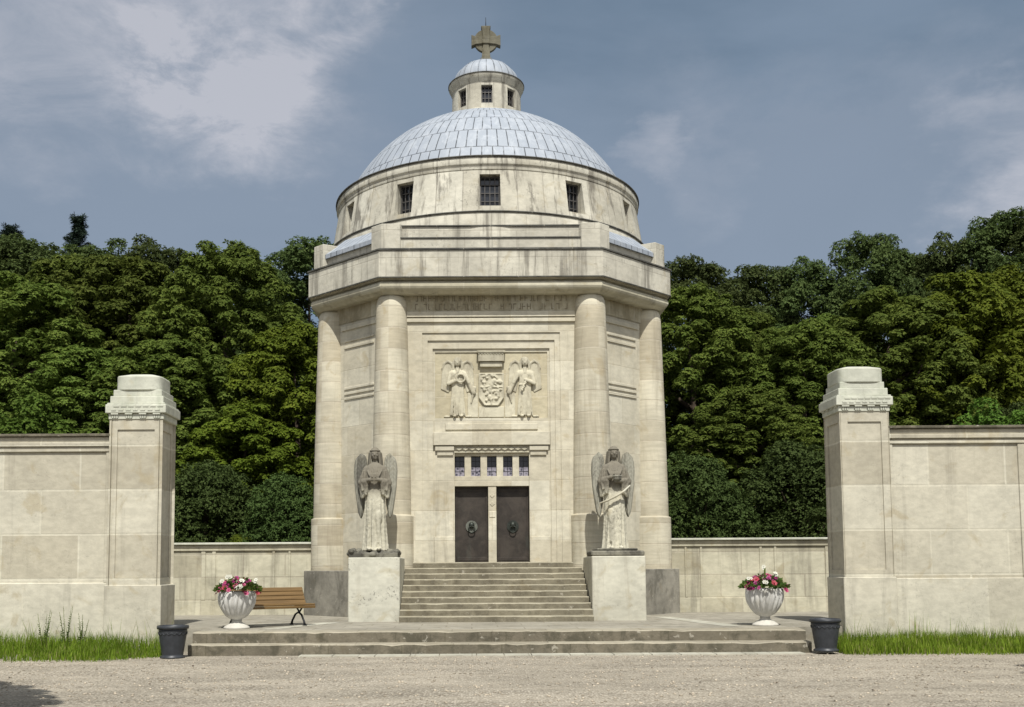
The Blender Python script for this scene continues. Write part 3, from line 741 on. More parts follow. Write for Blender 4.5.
# relief over the door
rel = MB(); rel.box(-1.47,1.47,-3.97,-3.90,5.64,7.38); ro = rel.build('relief', M['relief_back'], mau, loc=(0,FS-.04,0))
mb = MB()
mb.box(-.34,.34,-4.12,-3.96,7.12,7.34); mb.box(-.37,.37,-4.15,-3.96,7.34,7.40); mb.box(-.29,.29,-4.07,-3.96,6.98,7.11)
for i in range(9): mb.box(-.34+i*.0765,-.34+i*.0765+.04,-4.135,-4.12,7.29,7.338)
mb.build('crown_block', M['relief'], ro, bevel=.01)
sh = MB()
oct_ = [(-.31,6.80),(-.31,6.18),(-.17,5.98),(.17,5.98),(.31,6.18),(.31,6.80)]
sh.yprism(oct_, -4.02, -3.96)
for a,b in zip(oct_,oct_[1:]+oct_[:1]): sh.capsule((a[0],-4.02,a[1]),(b[0],-4.02,b[1]),.024,.024,8)
r = random.Random(8)
for _ in range(46):
    x = r.uniform(-.25,.25); z = r.uniform(6.08,6.76)
    if z < 6.2 and abs(x) > .15: continue
    sh.ball((x,-4.035,z), r.uniform(.02,.07), .035, r.uniform(.015,.05), 8, 6, 0, Matrix.Rotation(r.uniform(0,3),3,'Y'))
sh.capsule((-.27,-4.03,6.45),(.27,-4.03,6.45),.022,.022,8); sh.capsule((0,-4.03,6.0),(0,-4.03,6.42),.02,.02,8)
remeshed(sh, .016, M['relief'], 'coat_of_arms', ro, 1)
mb = MB(); mb.box(-.33,.33,-4.0,-3.96,5.66,5.94); mb.box(-.62,-.35,-3.995,-3.96,5.66,6.3); mb.box(.35,.62,-3.995,-3.96,5.66,6.3); mb.build('relief_plinth', M['relief'], ro, bevel=.008)
def feathers(mb, pts_top, pts_bot, y, th, n):
    pass
def relief_angel(s):
    g = MB(); X = s*.88
    H = 1.56; z0 = 5.68
    # robe
    for k in range(9):
        fx = X+(-.19+k*.047); g.capsule((fx,-4.03-.03*math.sin(k*2.1),z0+.04),(X+(-.13+k*.033),-4.04-.012*math.sin(k*2.6),z0+.85),.022,.013,8)
    g.ball((X,-4.01,z0+.72),.17,.06,.42); g.ball((X,-4.02,z0+1.02),.155,.07,.24); g.ball((X+.12,-4.04,z0+1.12),.1,.07,.1); g.ball((X-.12,-4.04,z0+1.12),.1,.07,.1)
    g.capsule((X,-4.04,z0+1.15),(X,-4.05,z0+1.3),.06,.05); g.ball((X,-4.08,z0+1.42),.085,.08,.115)
    g.ball((X,-4.05,z0+1.46),.11,.07,.11)
    # arms: one to the chest, one towards the shield
    g.capsule((X-s*.18,-4.06,z0+1.12),(X-s*.30,-4.09,z0+.88),.065,.05); g.capsule((X-s*.30,-4.07,z0+.88),(X-s*.42,-4.05,z0+.62),.055,.06)
    g.capsule((X-s*.44,-4.05,z0+.75),(X-s*.35,-4.03,z0+.36),.05,.02)
    g.capsule((X+s*.18,-4.06,z0+1.12),(X+s*.24,-4.1,z0+.86),.065,.05); g.capsule((X+s*.24,-4.1,z0+.86),(X+s*.02,-4.13,z0+.95),.055,.04)
    # carried wreath / sprig
    if s < 0:
        P = [(X-s*.08+.11*math.cos(t),-4.14,z0+1.0+.11*math.sin(t)) for t in [2*math.pi*i/14 for i in range(15)]]
        g.tube(P, .03, 8)
    else:
        g.capsule((X-.08,-4.13,z0+.7),(X+.04,-4.13,z0+.98),.03,.02)
        for i in range(6): g.ball((X-.08+.022*i,-4.14,z0+.68+.05*i),.05,.03,.02,8,5,0,Matrix.Rotation(.6*(-1)**i,3,'Y'))
    # wings
    for q in (-1,1):
        for k in range(9):
            t = k/8
            a = (X+q*(.12+.25*t),-3.995,z0+1.44-.16*abs(t-.45)); b = (X+q*(.25+.17*t),-3.985,z0+.86-.34*(1-t)*.6-.12*t)
            g.capsule(a,b,.034,.024,8)
        g.tube([(X+q*.08,-4.0,z0+1.2),(X+q*.15,-4.02,z0+1.40),(X+q*.25,-4.03,z0+1.46),(X+q*.35,-4.02,z0+1.40),(X+q*.40,-4.0,z0+1.26)],[.04,.045,.045,.04,.03],10)
    # hair, brow, nose
    g.ball((X,-4.05,z0+1.47),.105,.09,.10); g.capsule((X-.10,-4.05,z0+1.45),(X-.115,-4.04,z0+1.25),.035,.03); g.capsule((X+.10,-4.05,z0+1.45),(X+.115,-4.04,z0+1.25),.035,.03)
    g.capsule((X,-4.155,z0+1.44),(X,-4.17,z0+1.39),.012,.018,8); g.capsule((X-.06,-4.14,z0+1.455),(X+.06,-4.14,z0+1.455),.014,.014,8)
    for q in (-1,1): g.ball((X+q*.035,-4.15,z0+1.425),.016,.012,.01,8,6)
    g.ball((X,-4.15,z0+1.352),.026,.014,.01,8,6)
    # hem and girdle folds
    for k in range(5): g.capsule((X-.14+k*.07,-4.06,z0+.82),(X-.12+k*.06,-4.075,z0+1.05),.014,.02,8)
    g.capsule((X-.15,-4.06,z0+.83),(X+.15,-4.06,z0+.85),.022,.022,8)
    # feet
    for q in (-.08,.09): g.ball((X+q,-4.06,z0+.01),.045,.08,.03)
    g.ball((X-.28,-4.0,z0+.0),.09,.05,.03); g.ball((X+.28,-4.0,z0+.0),.09,.05,.03)
    g.v = [(a_, -3.965+(b_+3.965)*.72, c_) for a_,b_,c_ in g.v]
    o = remeshed(g, .0115, M['relief'], 'relief_angel', ro, 1)
    o['label'] = 'carved angel holding a round wreath' if s < 0 else 'carved angel holding a leafy sprig'
relief_angel(-1); relief_angel(1)

# ------------------------------------------------------------------ staircase
mb = MB()
for i in range(10):
    z1 = .5+.139*(i+1); y0 = 25.15+.285*i
    step_block(mb, -2.23, 2.28, y0, (y0+.34 if i < 9 else 28.06), (.4 if i == 0 else z1-.2), z1, .2, .012, 40+i)
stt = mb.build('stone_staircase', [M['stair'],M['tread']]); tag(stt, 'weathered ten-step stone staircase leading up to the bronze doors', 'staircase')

# ------------------------------------------------------------------ angel statues
def angel(name, loc, label, variant):
    root = tag(empty(name, loc), label, 'statue', 'angel statues flanking the stairs')
    g = MB(); ph = 0 if variant == 0 else 1.3
    rings = [(0,.30,.27),(.12,.285,.25),(.5,.265,.235),(.95,.25,.225),(1.25,.24,.2),(1.45,.245,.185),(1.7,.265,.2),(1.9,.27,.185),(2.0,.22,.15),(2.08,.11,.1)]
    nn = 72; vs_ = []
    for z,rx,ry in rings_interp(rings, 40):
        fold = .13*max(0,1-z/1.55)+.01
        for i in range(nn):
            a = 2*math.pi*i/nn
            m = 1+fold*(math.sin(11*a+ph+1.2*math.sin(z*2.1+ph))*.7+.5*math.sin(17*a+2*ph-z*1.1))
            vs_.append((rx*m*math.cos(a), ry*m*math.sin(a), z))
    f = [(j*nn+i,j*nn+(i+1)%nn,(j+1)*nn+(i+1)%nn,(j+1)*nn+i) for j in range(39) for i in range(nn)]
    f += [tuple(range(nn-1,-1,-1)), tuple(39*nn+i for i in range(nn))]
    g.indexed(vs_, f)
    # bent knee under the cloth, feet
    kx = .09 if variant == 0 else -.09
    g.ball((kx,-.17,.78),.1,.1,.2); g.capsule((kx,-.2,.75),(kx*1.15,-.19,.2),.07,.05)
    for q in (-.11,.12): g.ball((q,-.29,.03),.055,.12,.04)
    # neck, head with face
    g.capsule((0,-.01,2.0),(0,-.03,2.18),.075,.07)
    hc = Vector((0,-.045,2.29)); g.ball(hc,.102,.118,.145,20,14)
    g.ball(hc+Vector((0,-.05,-.09)),.06,.06,.05); g.capsule(hc+Vector((0,-.112,.02)),hc+Vector((0,-.138,-.03)),.013,.02,8)
    for q in (-1,1):
        g.ball(hc+Vector((q*.042,-.098,.006)),.018,.014,.011,8,6); g.capsule(hc+Vector((q*.02,-.112,.03)),hc+Vector((q*.07,-.095,.032)),.011,.009,8)
        g.ball(hc+Vector((q*.05,-.085,-.035)),.03,.025,.026,8,6)
    g.ball(hc+Vector((0,-.112,-.065)),.028,.014,.009,8,6); g.ball(hc+Vector((0,-.108,-.08)),.023,.014,.008,8,6)
    # shoulders and arms in wide hanging sleeves
    ez = 1.6
    for q in (-1,1):
        g.ball((q*.185,0,1.93),.105,.10,.10)
        el = (q*.325,-.06,ez); ha = (q*.10,-.285,1.665 if variant == 0 else (1.70 if q<0 else 1.6))
        g.capsule((q*.205,0,1.93),el,.088,.092); g.capsule(el,ha,.085,.05)
        # hanging sleeve
        for k in range(6):
            t = k/5; x = q*(.35-.16*t); y = -.07-.15*t
            g.capsule((x,y,ez+.02),(x*(.92),y+.02,1.26+.12*t*t),.056,.03+.01*math.sin(k*2),8)
        # hand: palm, four fingers, thumb
        hv = Vector(ha); dx = Vector((-q,-.12,.05)).normalized()
        g.ball(hv+dx*.045,.05,.03,.045,10,7)
        for k,(L) in enumerate((.075,.085,.08,.062)):
            p0 = hv+dx*.075+Vector((0,-.01,.036-.024*k)); p1 = p0+dx*L*.55+Vector((0,-.012,0)); p2 = p1+dx*L*.4+Vector((0,.018,-.006))
            g.tube([p0,p1,p2],[.0125,.0115,.009],8)
        g.tube([hv+dx*.03+Vector((0,-.015,.035)),hv+dx*.06+Vector((0,-.04,.06)),hv+dx*.085+Vector((0,-.045,.068))],[.014,.012,.009],8)
    # shawl collar folds over the chest
    g.capsule((-.26,-.14,1.42),(.26,-.15,1.44),.03,.03)
    # folds over chest, sleeves and lap
    for k in range(7):
        x = -.15+.05*k; g.tube([(x*1.15,-.165+.35*abs(x)*.3,1.93-.25*abs(x)),(x*.9,-.205,1.80),(x*.55,-.215,1.70)],[.016,.02,.014],8)
    for q in (-1,1):
        for k in range(5):
            t = k/4; g.tube([(q*(.24+.05*t),-.07-.04*t,1.90),(q*(.335-.03*t),-.13-.03*t,1.66),(q*(.30-.08*t),-.19,1.40+.04*t)],[.016,.022,.014],8)
    fig = remeshed(g, .0125, M['statue'], 'figure', root, 2)
    weather(fig)
    # veil / hair falling to the shoulders
    hm = MB()
    hm.ball(hc+Vector((0,.025,.03)),.125,.125,.145,20,12)
    for q in (-1,1):
        for k in range(4): hm.capsule(hc+Vector((q*(.10+.012*k),-.02+.035*k,.03)),(q*(.125+.018*k),-.03+.05*k,2.02-.02*k),.032,.028,8)
    hm.capsule(hc+Vector((0,.1,0)),(0,.15,1.9),.09,.1)
    hm.tube([(.118*math.cos(t),-.03+.125*math.sin(t),2.375) for t in [2*math.pi*i/20 for i in range(21)]],.016,8,caps=False)
    # keep the face open
    remeshed(hm, .0125, M['statue'], 'veil', root, 2)
    # what the figure carries
    if variant == 0:
        pass
    else:
        wm = MB(); wm.ball((.04,-.32,1.67),.10,.08,.07,16,9); wm.tube([(.04+.10*math.cos(t),-.32+.08*math.sin(t),1.71) for t in [2*math.pi*i/18 for i in range(19)]],.02,8,caps=False)
        remeshed(wm,.012,M['wing'],'bowl',root,1)
        wm = MB(); P = [(.36,-.22,1.50),(.2,-.31,1.36),(0,-.34,1.24),(-.2,-.3,1.14),(-.38,-.18,1.08)]
        wm.tube(P,[.018,.028,.03,.028,.018],10); wm.tube([(-.36,-.19,1.09),(-.40,-.15,.95),(-.39,-.14,.8)],[.02,.026,.014],8)
        so_ = remeshed(wm,.011,M['pedestal'],'ribbon',root,1); so_['label'] = 'pale ribbon slanting across the robe'
    # wings
    for q in (-1,1):
        wm = MB(); nu, nv = 24, 46; F, Bk = [], []
        for j in range(nv+1):
            v = j/nv
            z = 2.33-1.56*v
            # inner and outer outline of the folded wing
            inner = lin(v, ((0,.345),(.015,.285),(.05,.24),(.12,.215),(.22,.205),(.5,.22),(.8,.26),(.95,.31),(1,.345)))
            outer = lin(v, ((0,.395),(.015,.445),(.05,.485),(.12,.515),(.25,.53),(.5,.51),(.75,.46),(.92,.42),(1,.36)))
            for i in range(nu+1):
                u = i/nu; x = inner+(outer-inner)*u
                if v < .42: rg = .016*abs(math.sin(v*46+1.6*math.cos(u*9)))+.008*math.sin(u*30)
                else: rg = .018*abs(math.sin(u*11+v*1.5))
                yb = .19-.07*u*(1-u)*4-.03*v
                F.append((q*x, yb-.04-rg, z-.05*u*u*(1-v))); Bk.append((q*x, yb+.035, z-.05*u*u*(1-v)))
        n1_ = nu+1; off = len(F); fs = []
        for j in range(nv):
            for i in range(nu):
                a,b,c,d_ = j*n1_+i, j*n1_+i+1, (j+1)*n1_+i+1, (j+1)*n1_+i
                fs += [(a,d_,c,b) if q>0 else (a,b,c,d_), (off+a,off+b,off+c,off+d_) if q>0 else (off+a,off+d_,off+c,off+b)]
            for i in (0,nu):
                a, d_ = j*n1_+i, (j+1)*n1_+i
                fs.append((a,off+a,off+d_,d_))
        for i in range(nu):
            a = nv*n1_+i; fs.append((a,a+1,off+a+1,off+a)); a = i; fs.append((a,a+1,off+a+1,off+a))
        wm.indexed(F+Bk, fs)
        wo_ = wm.build('wing', M['wing'], root); weld(wo_.data)
        bm = bmesh.new(); bm.from_mesh(wo_.data); bmesh.ops.recalc_face_normals(bm, faces=bm.faces); bm.to_mesh(wo_.data); bm.free()
    return root
def lin(v, pts):
    for (a,b),(c,d_) in zip(pts,pts[1:]):
        if v <= c+1e-9:
            t = (v-a)/(c-a); return b+(d_-b)*t
    return pts[-1][1]
def rings_interp(rings, n):
    out = []; zmax = rings[-1][0]
    for k in range(n):
        z = zmax*k/(n-1)
        for a,b in zip(rings,rings[1:]):
            if z <= b[0]+1e-9:
                t = (z-a[0])/(b[0]-a[0]); t = t*t*(3-2*t) if False else t
                out.append((z,a[1]+(b[1]-a[1])*t,a[2]+(b[2]-a[2])*t)); break
    return out
def weather(o):
    me = o.data
    co_ = [v.co.copy() for v in me.vertices]; no_ = [v.normal.copy() for v in me.vertices]
    flat_ = []
    for c, n in zip(co_, no_):
        flat_ += list(c+n*(mnoise.noise(c*14)*.006+mnoise.noise(c*38)*.0035))
    me.vertices.foreach_set('co', flat_)
    me.update()
def pedestal(x0,x1,mat,label):
    mb = MB(); mb.box(x0,x1,25.55,27.95,.45,2.01)
    return tag(mb.build('pedestal', mat, bevel=.02), label, 'pedestal', 'pedestals of the angel statues')
pedestal(-3.46,-2.24,M['pedestal_spotted'],'stone pedestal left of the stairs, its front spotted with dark lichen')
pedestal(2.29,3.56,M['pedestal'],'smooth clean stone pedestal right of the stairs')
# statue bases belong to the statues
def rocky_base(parent, w_, d_, h, seed):
    g = MB(); r = random.Random(seed)
    g.box(-w_,w_,-d_,d_,0,h*.5)
    for _ in range(70):
        g.ball((r.uniform(-w_,w_)*.98,r.uniform(-d_,d_)*.98,h*r.uniform(.3,.75)),r.uniform(.05,.13),r.uniform(.05,.12),r.uniform(.04,.10),8,6,0,Matrix.Rotation(r.uniform(0,3),3,'Z'))
    return remeshed(g,.02,M['rock'],'base',parent,1)
st1 = angel('angel_statue', (-2.88,26.2,2.01), 'weathered winged angel statue with hands folded at its chest, on the lichen-spotted pedestal', 0)
rocky_base(st1,.58,.5,.2,1)
st2 = angel('angel_statue', (2.93,26.2,2.01), 'weathered winged angel statue with a pale ribbon slanting across its robe, on the clean pedestal', 1)
mb = MB(); mb.box(-.63,.63,-.55,.6,0,.13); mb.box(-.5,.5,-.42,.5,.13,.19); mb.build('base', M['rock'], st2, bevel=.03)
for s_ in (st1,st2):
    for ch in s_.children:
        if ch.name.split('.')[0] != 'base': ch.location.z += .17; ch.scale = (1,1,1.02)

# ------------------------------------------------------------------ boundary walls and gate pillars
def gate_pillar(x0,x1,y0,y1,dz,label,s):
    c = empty('gate_pillar', ((x0+x1)/2,(y0+y1)/2,0)); tag(c, label, 'gate pillar', 'gate pillars')
    hx, hy = (x1-x0)/2, (y1-y0)/2
    bb = MB(); bb.box(-hx-.03,hx+.03,-hy-.03,hy+.03,0,1.47+dz); bb.build('base', M['wallbase'], c, bevel=.012); mb = MB()
    # shaft with a shallow sunk panel on each side
    zt = 4.93+dz; z0, z1 = 1.62+dz, 4.72+dz; m_ = .17; dp = .03
    def side(rot):
        P = lambda x,y,z: tuple(rot @ Vector((x,y,z)))
        for (a,b,cc,dd) in ((-hx,-hx+m_,1.46+dz,zt),(hx-m_,hx,1.46+dz,zt)): mb.face([P(a,-hy,cc),P(b,-hy,cc),P(b,-hy,dd),P(a,-hy,dd)])
        a,b = -hx+m_,hx-m_
        mb.face([P(a,-hy,1.46+dz),P(b,-hy,1.46+dz),P(b,-hy,z0),P(a,-hy,z0)]); mb.face([P(a,-hy,z1),P(b,-hy,z1),P(b,-hy,zt),P(a,-hy,zt)])
        yi = -hy+dp
        mb.face([P(a,yi,z0),P(b,yi,z0),P(b,yi,z1),P(a,yi,z1)])
        mb.face([P(a,-hy,z0),P(a,yi,z0),P(a,yi,z1),P(a,-hy,z1)]); mb.face([P(b,yi,z0),P(b,-hy,z0),P(b,-hy,z1),P(b,yi,z1)])
        mb.face([P(a,-hy,z1),P(a,yi,z1),P(b,yi,z1),P(b,-hy,z1)]); mb.face([P(a,yi,z0),P(a,-hy,z0),P(b,-hy,z0),P(b,yi,z0)])
    for q in range(4): side(Matrix.Rotation(q*math.pi/2,3,'Z'))
    mb.build('shaft', M['pillar'], c)
    cp = MB()
    cp.box(-hx-.02,hx+.02,-hy-.02,hy+.02,4.93+dz,5.06+dz)
    cp.box(-hx-.075,hx+.075,-hy-.075,hy+.075,5.06+dz,5.245+dz); cp.box(-hx-.05,hx+.05,-hy-.05,hy+.05,5.245+dz,5.28+dz)
    cp.box(-hx+.0,hx,-hy,hy,5.28+dz,5.43+dz); cp.box(-hx+.05,hx-.05,-hy+.05,hy-.05,5.43+dz,5.57+dz)
    cp.lathe([(.505,5.56+dz),(.505,5.58+dz),(.505,5.84+dz),(.505,5.855+dz),(.49,5.87+dz),(.3,5.925+dz),(.02,5.945+dz)], 64, mod=lambda a,j,z: .955/(abs(math.cos(a))**5+abs(math.sin(a))**5)**.2)
    co_ = cp.build('capital', M['cap'], c, bevel=.012)
    gt = MB()
    for q in range(4):
        rot = Matrix.Rotation(q*math.pi/2,3,'Z')
        for i in range(4):
            x = -hx+.12+i*(2*hx-.24)/3
            for k in (-1,0,1): gt.obox(rot@Vector((x+k*.045,-hy-.03,5.0+dz)), rot@Vector((1,0,0)), rot@Vector((0,1,0)), (0,0,1), .017,.014,.04)
            gt.obox(rot@Vector((x,-hy-.04,5.045+dz)), rot@Vector((1,0,0)), rot@Vector((0,1,0)), (0,0,1), .075,.03,.013)
        for i in range(7):
            x = -hx+.1+i*(2*hx-.2)/6
            gt.obox(rot@Vector((x,-hy-.08,5.13+dz)), rot@Vector((1,0,0)), rot@Vector((0,1,0)), (0,0,1), .05,.007,.02)
            gt.obox(rot@Vector((x+.06,-hy-.08,5.205+dz)), rot@Vector((1,0,0)), rot@Vector((0,1,0)), (0,0,1), .06,.007,.014)
    gt.build('guttae', M['cap'], co_)
    return c
gate_pillar(-8.13,-7.01,22.5,23.5,-.03,'tall stone gate pillar at the left end of the terrace steps',-1)
gate_pillar(7.19,8.23,22.5,23.5,.05,'tall stone gate pillar at the right end of the terrace steps',1)
def bwall(name, x0, x1, y0, y1, zt, label, zb=0, base=1.49, pan=None):
    mb = MB()
    tall = zt > 3; mh = .38 if tall else .23
    mb.box(x0,x1,y0,y1,zb,zt-mh)
    bc = MB(); bc.box(x0-(x0+x1)/2,x1-(x0+x1)/2,y0-.035-(y0+y1)/2,y1+.035-(y0+y1)/2,zb,base)
    c = empty(name, ((x0+x1)/2,(y0+y1)/2,0)); tag(c, label, 'wall')
    if pan:
        for (a,b) in pan: mb.box(a,b,y0-.03,y0,base+.002,zt-mh)
    off = c.location
    bc.build('base', M['wallbase'] if tall else M['backwall'], c, bevel=.012)
    mb.v = [(v[0]-off[0],v[1]-off[1],v[2]) for v in mb.v]
    mb.build('wall_body', M['wall'] if zt > 3 else M['backwall'], c, bevel=.01)
    k = MB()
    k.box(x0,x1,y0-.05,y1+.05,zt-mh,zt-mh*.71)
    if tall: k.box(x0,x1,y0-.09,y1+.09,zt-mh*.71,zt-mh*.45)
    k.box(x0,x1,y0-.06,y1+.06,zt-mh*(.45 if tall else .71),zt-.06)
    k.v = [(v[0]-off[0],v[1]-off[1],v[2]) for v in k.v]
    k.build('moulding', M['wall'] if zt > 3 else M['backwall'], c, bevel=.014)
    k = MB(); k.box(x0,x1,y0-.13,y1+.13,zt-.058,zt)
    k.v = [(v[0]-off[0],v[1]-off[1],v[2]) for v in k.v]
    k.build('coping', M['curb'] if zt > 3 else M['cap'], c, bevel=.01)
    return c
bwall('boundary_wall',-17.5,-8.12,22.62,23.2,4.61,'tall limestone block wall joining the left gate pillar, grass at its foot', pan=[(-8.22,-8.121)])
bwall('boundary_wall',8.22,18.0,22.62,23.2,4.68,'tall limestone block wall joining the right gate pillar, grass at its foot', pan=[(8.221,8.32),(10.95,11.3)])
bwall('court_wall',-9.3,-4.3,29.7,30.1,2.47,'low panelled court wall behind the bench', zb=.3, base=.89, pan=[(-7.95,-7.83),(-7.65,-7.55),(-6.0,-5.93),(-5.56,-5.5),(-9.0,-8.9)])
bwall('court_wall',4.3,9.4,29.7,30.1,2.52,'low panelled court wall behind the right flower urn', zb=.3, base=.90, pan=[(5.3,5.36),(5.72,5.78),(7.35,7.42),(7.75,7.82),(9.15,9.3)])

# ------------------------------------------------------------------ urns with flowers
def urn(loc):
    u = empty('flower_urn', loc)
    def flute(a,j,z): return 1+.085*max(0,1-abs(z-.54)/.36)**.7*(abs(math.sin(10*a+.5*math.sin(z*5)))**.7*2-1.2)
    mb = MB()
    pf = [(.10,.17),(.12,.205),(.2,.24)]+[(.405*math.sin(R(26+t*74))**.8, .24+.53*(t**1.05)) for t in [i/14 for i in range(1,15)]]
    pf += [(.40,.795),(.375,.80),(.36,.76)]
    mb.lathe(pf, 144, mod=flute, cap=False); b = mb.build('bowl', M['urn'], u)
    so_ = MB(); so_.lathe([(.37,.74),(.2,.78),(.01,.79)], 24); so_.build('soil', M['soil'], b)
    mb = MB(); mb.lathe([(.29,0),(.29,.025),(.27,.045),(.2,.09),(.13,.125),(.11,.15),(.115,.185)], 48); mb.build('foot', M['whitefoot'], u)
    return u
def petal_mesh(mat, q):
    m = MB(); r = random.Random(3)
    for i in range(6):
        a = i*math.pi/3
        d_ = Vector((math.cos(a),math.sin(a),.25)); t = Vector((-math.sin(a),math.cos(a),0))
        m.face([Vector((0,0,0)), d_*q*.6-t*q*.42, d_*q+Vector((0,0,-.1*q)), d_*q*.6+t*q*.42], smooth=False)
    m.ball((0,0,q*.1),q*.28,q*.28,q*.25,6,4)
    return m.mesh('blossom', mat)
PET = {k: petal_mesh(M[k], .06) for k in ('pinkpetal','magenta','redpetal','whitepetal')}
def flowers(loc, seed, label, white, nb=50):
    r = random.Random(seed); root = empty('flowering_plant', loc); tag(root, label, 'flowers', 'bedding plants in the stone urns')
    m = MB()
    for _ in range(800):
        a = r.uniform(0,2*math.pi); rr = .47*math.sqrt(r.random()); z = .02+.29*(1-(rr/.50)**2)*r.uniform(.2,1)
        c = Vector((rr*math.cos(a),rr*math.sin(a),z)); d_ = Vector((math.cos(a)+r.uniform(-.8,.8),math.sin(a)+r.uniform(-.8,.8),r.uniform(-.2,.9))).normalized()
        t = d_.orthogonal().normalized(); t = (t*math.cos(1)+d_.cross(t)*math.sin(r.uniform(0,6))).normalized(); L = r.uniform(.06,.11); w_ = L*.28
        m.face([c,c+d_*L*.5-t*w_,c+d_*L,c+d_*L*.5+t*w_])
    m.build('foliage', M['foliage'], root)
    for i in range(nb):
        a = r.uniform(0,2*math.pi); rr = .50*math.sqrt(r.uniform(.03,1)); z = .04+.27*(1-(rr/.54)**2)*r.uniform(.5,1.1)
        if rr > .38: z -= r.uniform(0,.1)
        k = r.choice(('pinkpetal','pinkpetal','magenta','redpetal'))
        o = bpy.data.objects.new('blossom', PET[k]); COL.objects.link(o); o.parent = root
        n = Vector((math.cos(a)*rr*2,math.sin(a)*rr*2-.5,.8)).normalized()
        o.location = (rr*math.cos(a),rr*math.sin(a),z); o.rotation_euler = n.to_track_quat('Z','Y').to_euler(); q = r.uniform(.8,1.25); o.scale = (q,q,q)
    for (x,y,z,q) in white:
        for k in range(2):
            o = bpy.data.objects.new('blossom', PET['whitepetal']); COL.objects.link(o); o.parent = root; o['label'] = 'white blossom'
            o.location = (x+r.uniform(-.04,.04),y,z+r.uniform(-.02,.03)); o.rotation_euler = (R(60)+r.uniform(-.4,.4),0,r.uniform(-.6,.6)); o.scale = (q*.75,q*.75,q*.75)
    return root
u1 = urn((-5.55,23.15,.5)); tag(u1, 'white fluted stone urn in front of the wooden bench', 'urn', 'white fluted urns on the terrace')
u1.scale = (.95,.95,.98); u2 = copy_tree(u1); u2.location = (5.69,23.15,.5); tag(u2, 'white fluted stone urn beside the right gate pillar', 'urn', 'white fluted urns on the terrace'); u2.rotation_euler.z = .7
flowers((-5.53,23.15,1.265), 5, 'pink, purple and white flowers spilling from the urn before the bench', [(-.16,-.2,.30,1.3),(-.32,-.2,.22,1.2),(.10,-.42,.10,1.5),(.14,-.2,.25,1.2),(.4,-.1,.24,1.1)])
fp = flowers((5.69,23.15,1.265), 9, 'red and pink flowers with a few white blooms filling the right urn', [(-.1,-.42,.14,1.1),(.02,0,.46,1.1),(.22,-.1,.32,1.2),(-.33,-.1,.25,1.0)], 52)
m = MB(); m.tube([(.02,0,.1),(.02,0,.45)],.02,6); m.build('stem', M['foliage'], fp)

# ------------------------------------------------------------------ dark plastic plant pots
def pot(loc):
    p = empty('plant_pot', loc)
    mb = MB(); mb.lathe([(.235,0),(.235,.03),(.20,.05),(.205,.08),(.272,.52),(.272,.56)], 48, cap=True)
    mb.lathe([(.27,.55),(.255,.54),(.25,.50),(.01,.48)], 48, cap=False)
    # scalloped ornament under the rim
    for i in range(18):
        a = 2*math.pi*i/18; b_ = 2*math.pi*(i+1)/18
        P = []
        for k in range(5):
            t = k/4; aa = a+(b_-a)*t; z = .50-.05*math.sin(math.pi*t); rr = .205+.067*(z-.08)/.44+.004
            P.append((rr*math.cos(aa),rr*math.sin(aa),z))
        mb.tube(P,.007,5)
    b = mb.build('pot_body', M['pot'], p)
    rim = MB(); rim.lathe([(.272,.555),(.30,.56),(.305,.60),(.295,.625),(.27,.625),(.265,.56)], 48, cap=False); rim.build('rim', M['pot'], p)
    so_ = MB(); so_.lathe([(.255,.50),(.01,.52)], 24, cap=False); so_.build('soil', M['soil'], p)
    return p
p1 = pot((-6.33,21.05,GZ)); tag(p1, 'dark plastic plant pot standing on the gravel by the left end of the steps', 'plant pot', 'dark plant pots beside the steps')
p2 = copy_tree(p1); p2.location = (6.33,21.2,GZ+.05); tag(p2, 'dark plastic plant pot standing by the tall grass at the right end of the steps', 'plant pot', 'dark plant pots beside the steps')

# ------------------------------------------------------------------ park bench
bn = tag(empty('park_bench', (-5.06,23.95,.505), R(33)), 'brown wooden slatted park bench with black iron legs behind the urn', 'bench')
bn.scale = (1.04,1.04,1.06)
L = .95
mb = MB()
for i in range(4): mb.box(-L,L,-.36+.115*i,-.36+.115*i+.09,.415,.452)
mb.box(-L,L,-.375,-.345,.36,.412)
mb.build('seat', M['wood'], bn, bevel=.007)
mb = MB()
for i in range(4):
    t = .055+i*.102; c = Vector((0,.12+.52*t,.43+t*.86)); 
    mb.obox(c, (1,0,0), Vector((0,.86,-.52)).normalized(), Vector((0,.52,.86)).normalized(), L, .016, .047)
mb.build('backrest', M['wood'], bn, bevel=.007)
for x in (-.70,.70):
    mb = MB()
    mb.tube([(x,-.38,0),(x,-.35,.08),(x,-.21,.22),(x,-.05,.27),(x,.11,.22),(x,.27,.08),(x,.31,0)],[.03,.022,.022,.022,.022,.022,.03],8)
    mb.tube([(x,-.34,.40),(x,-.22,.36),(x,-.1,.27),(x,.03,.36),(x,.12,.40)],.02,8)
    mb.tube([(x,-.36,.405),(x,.12,.405),(x,.21,.48),(x,.38,.76)],.019,8)
    mb.box(x-.03,x+.03,-.43,-.33,0,.02); mb.box(x-.03,x+.03,.26,.36,0,.02)
    mb.build('leg', M['iron'], bn)

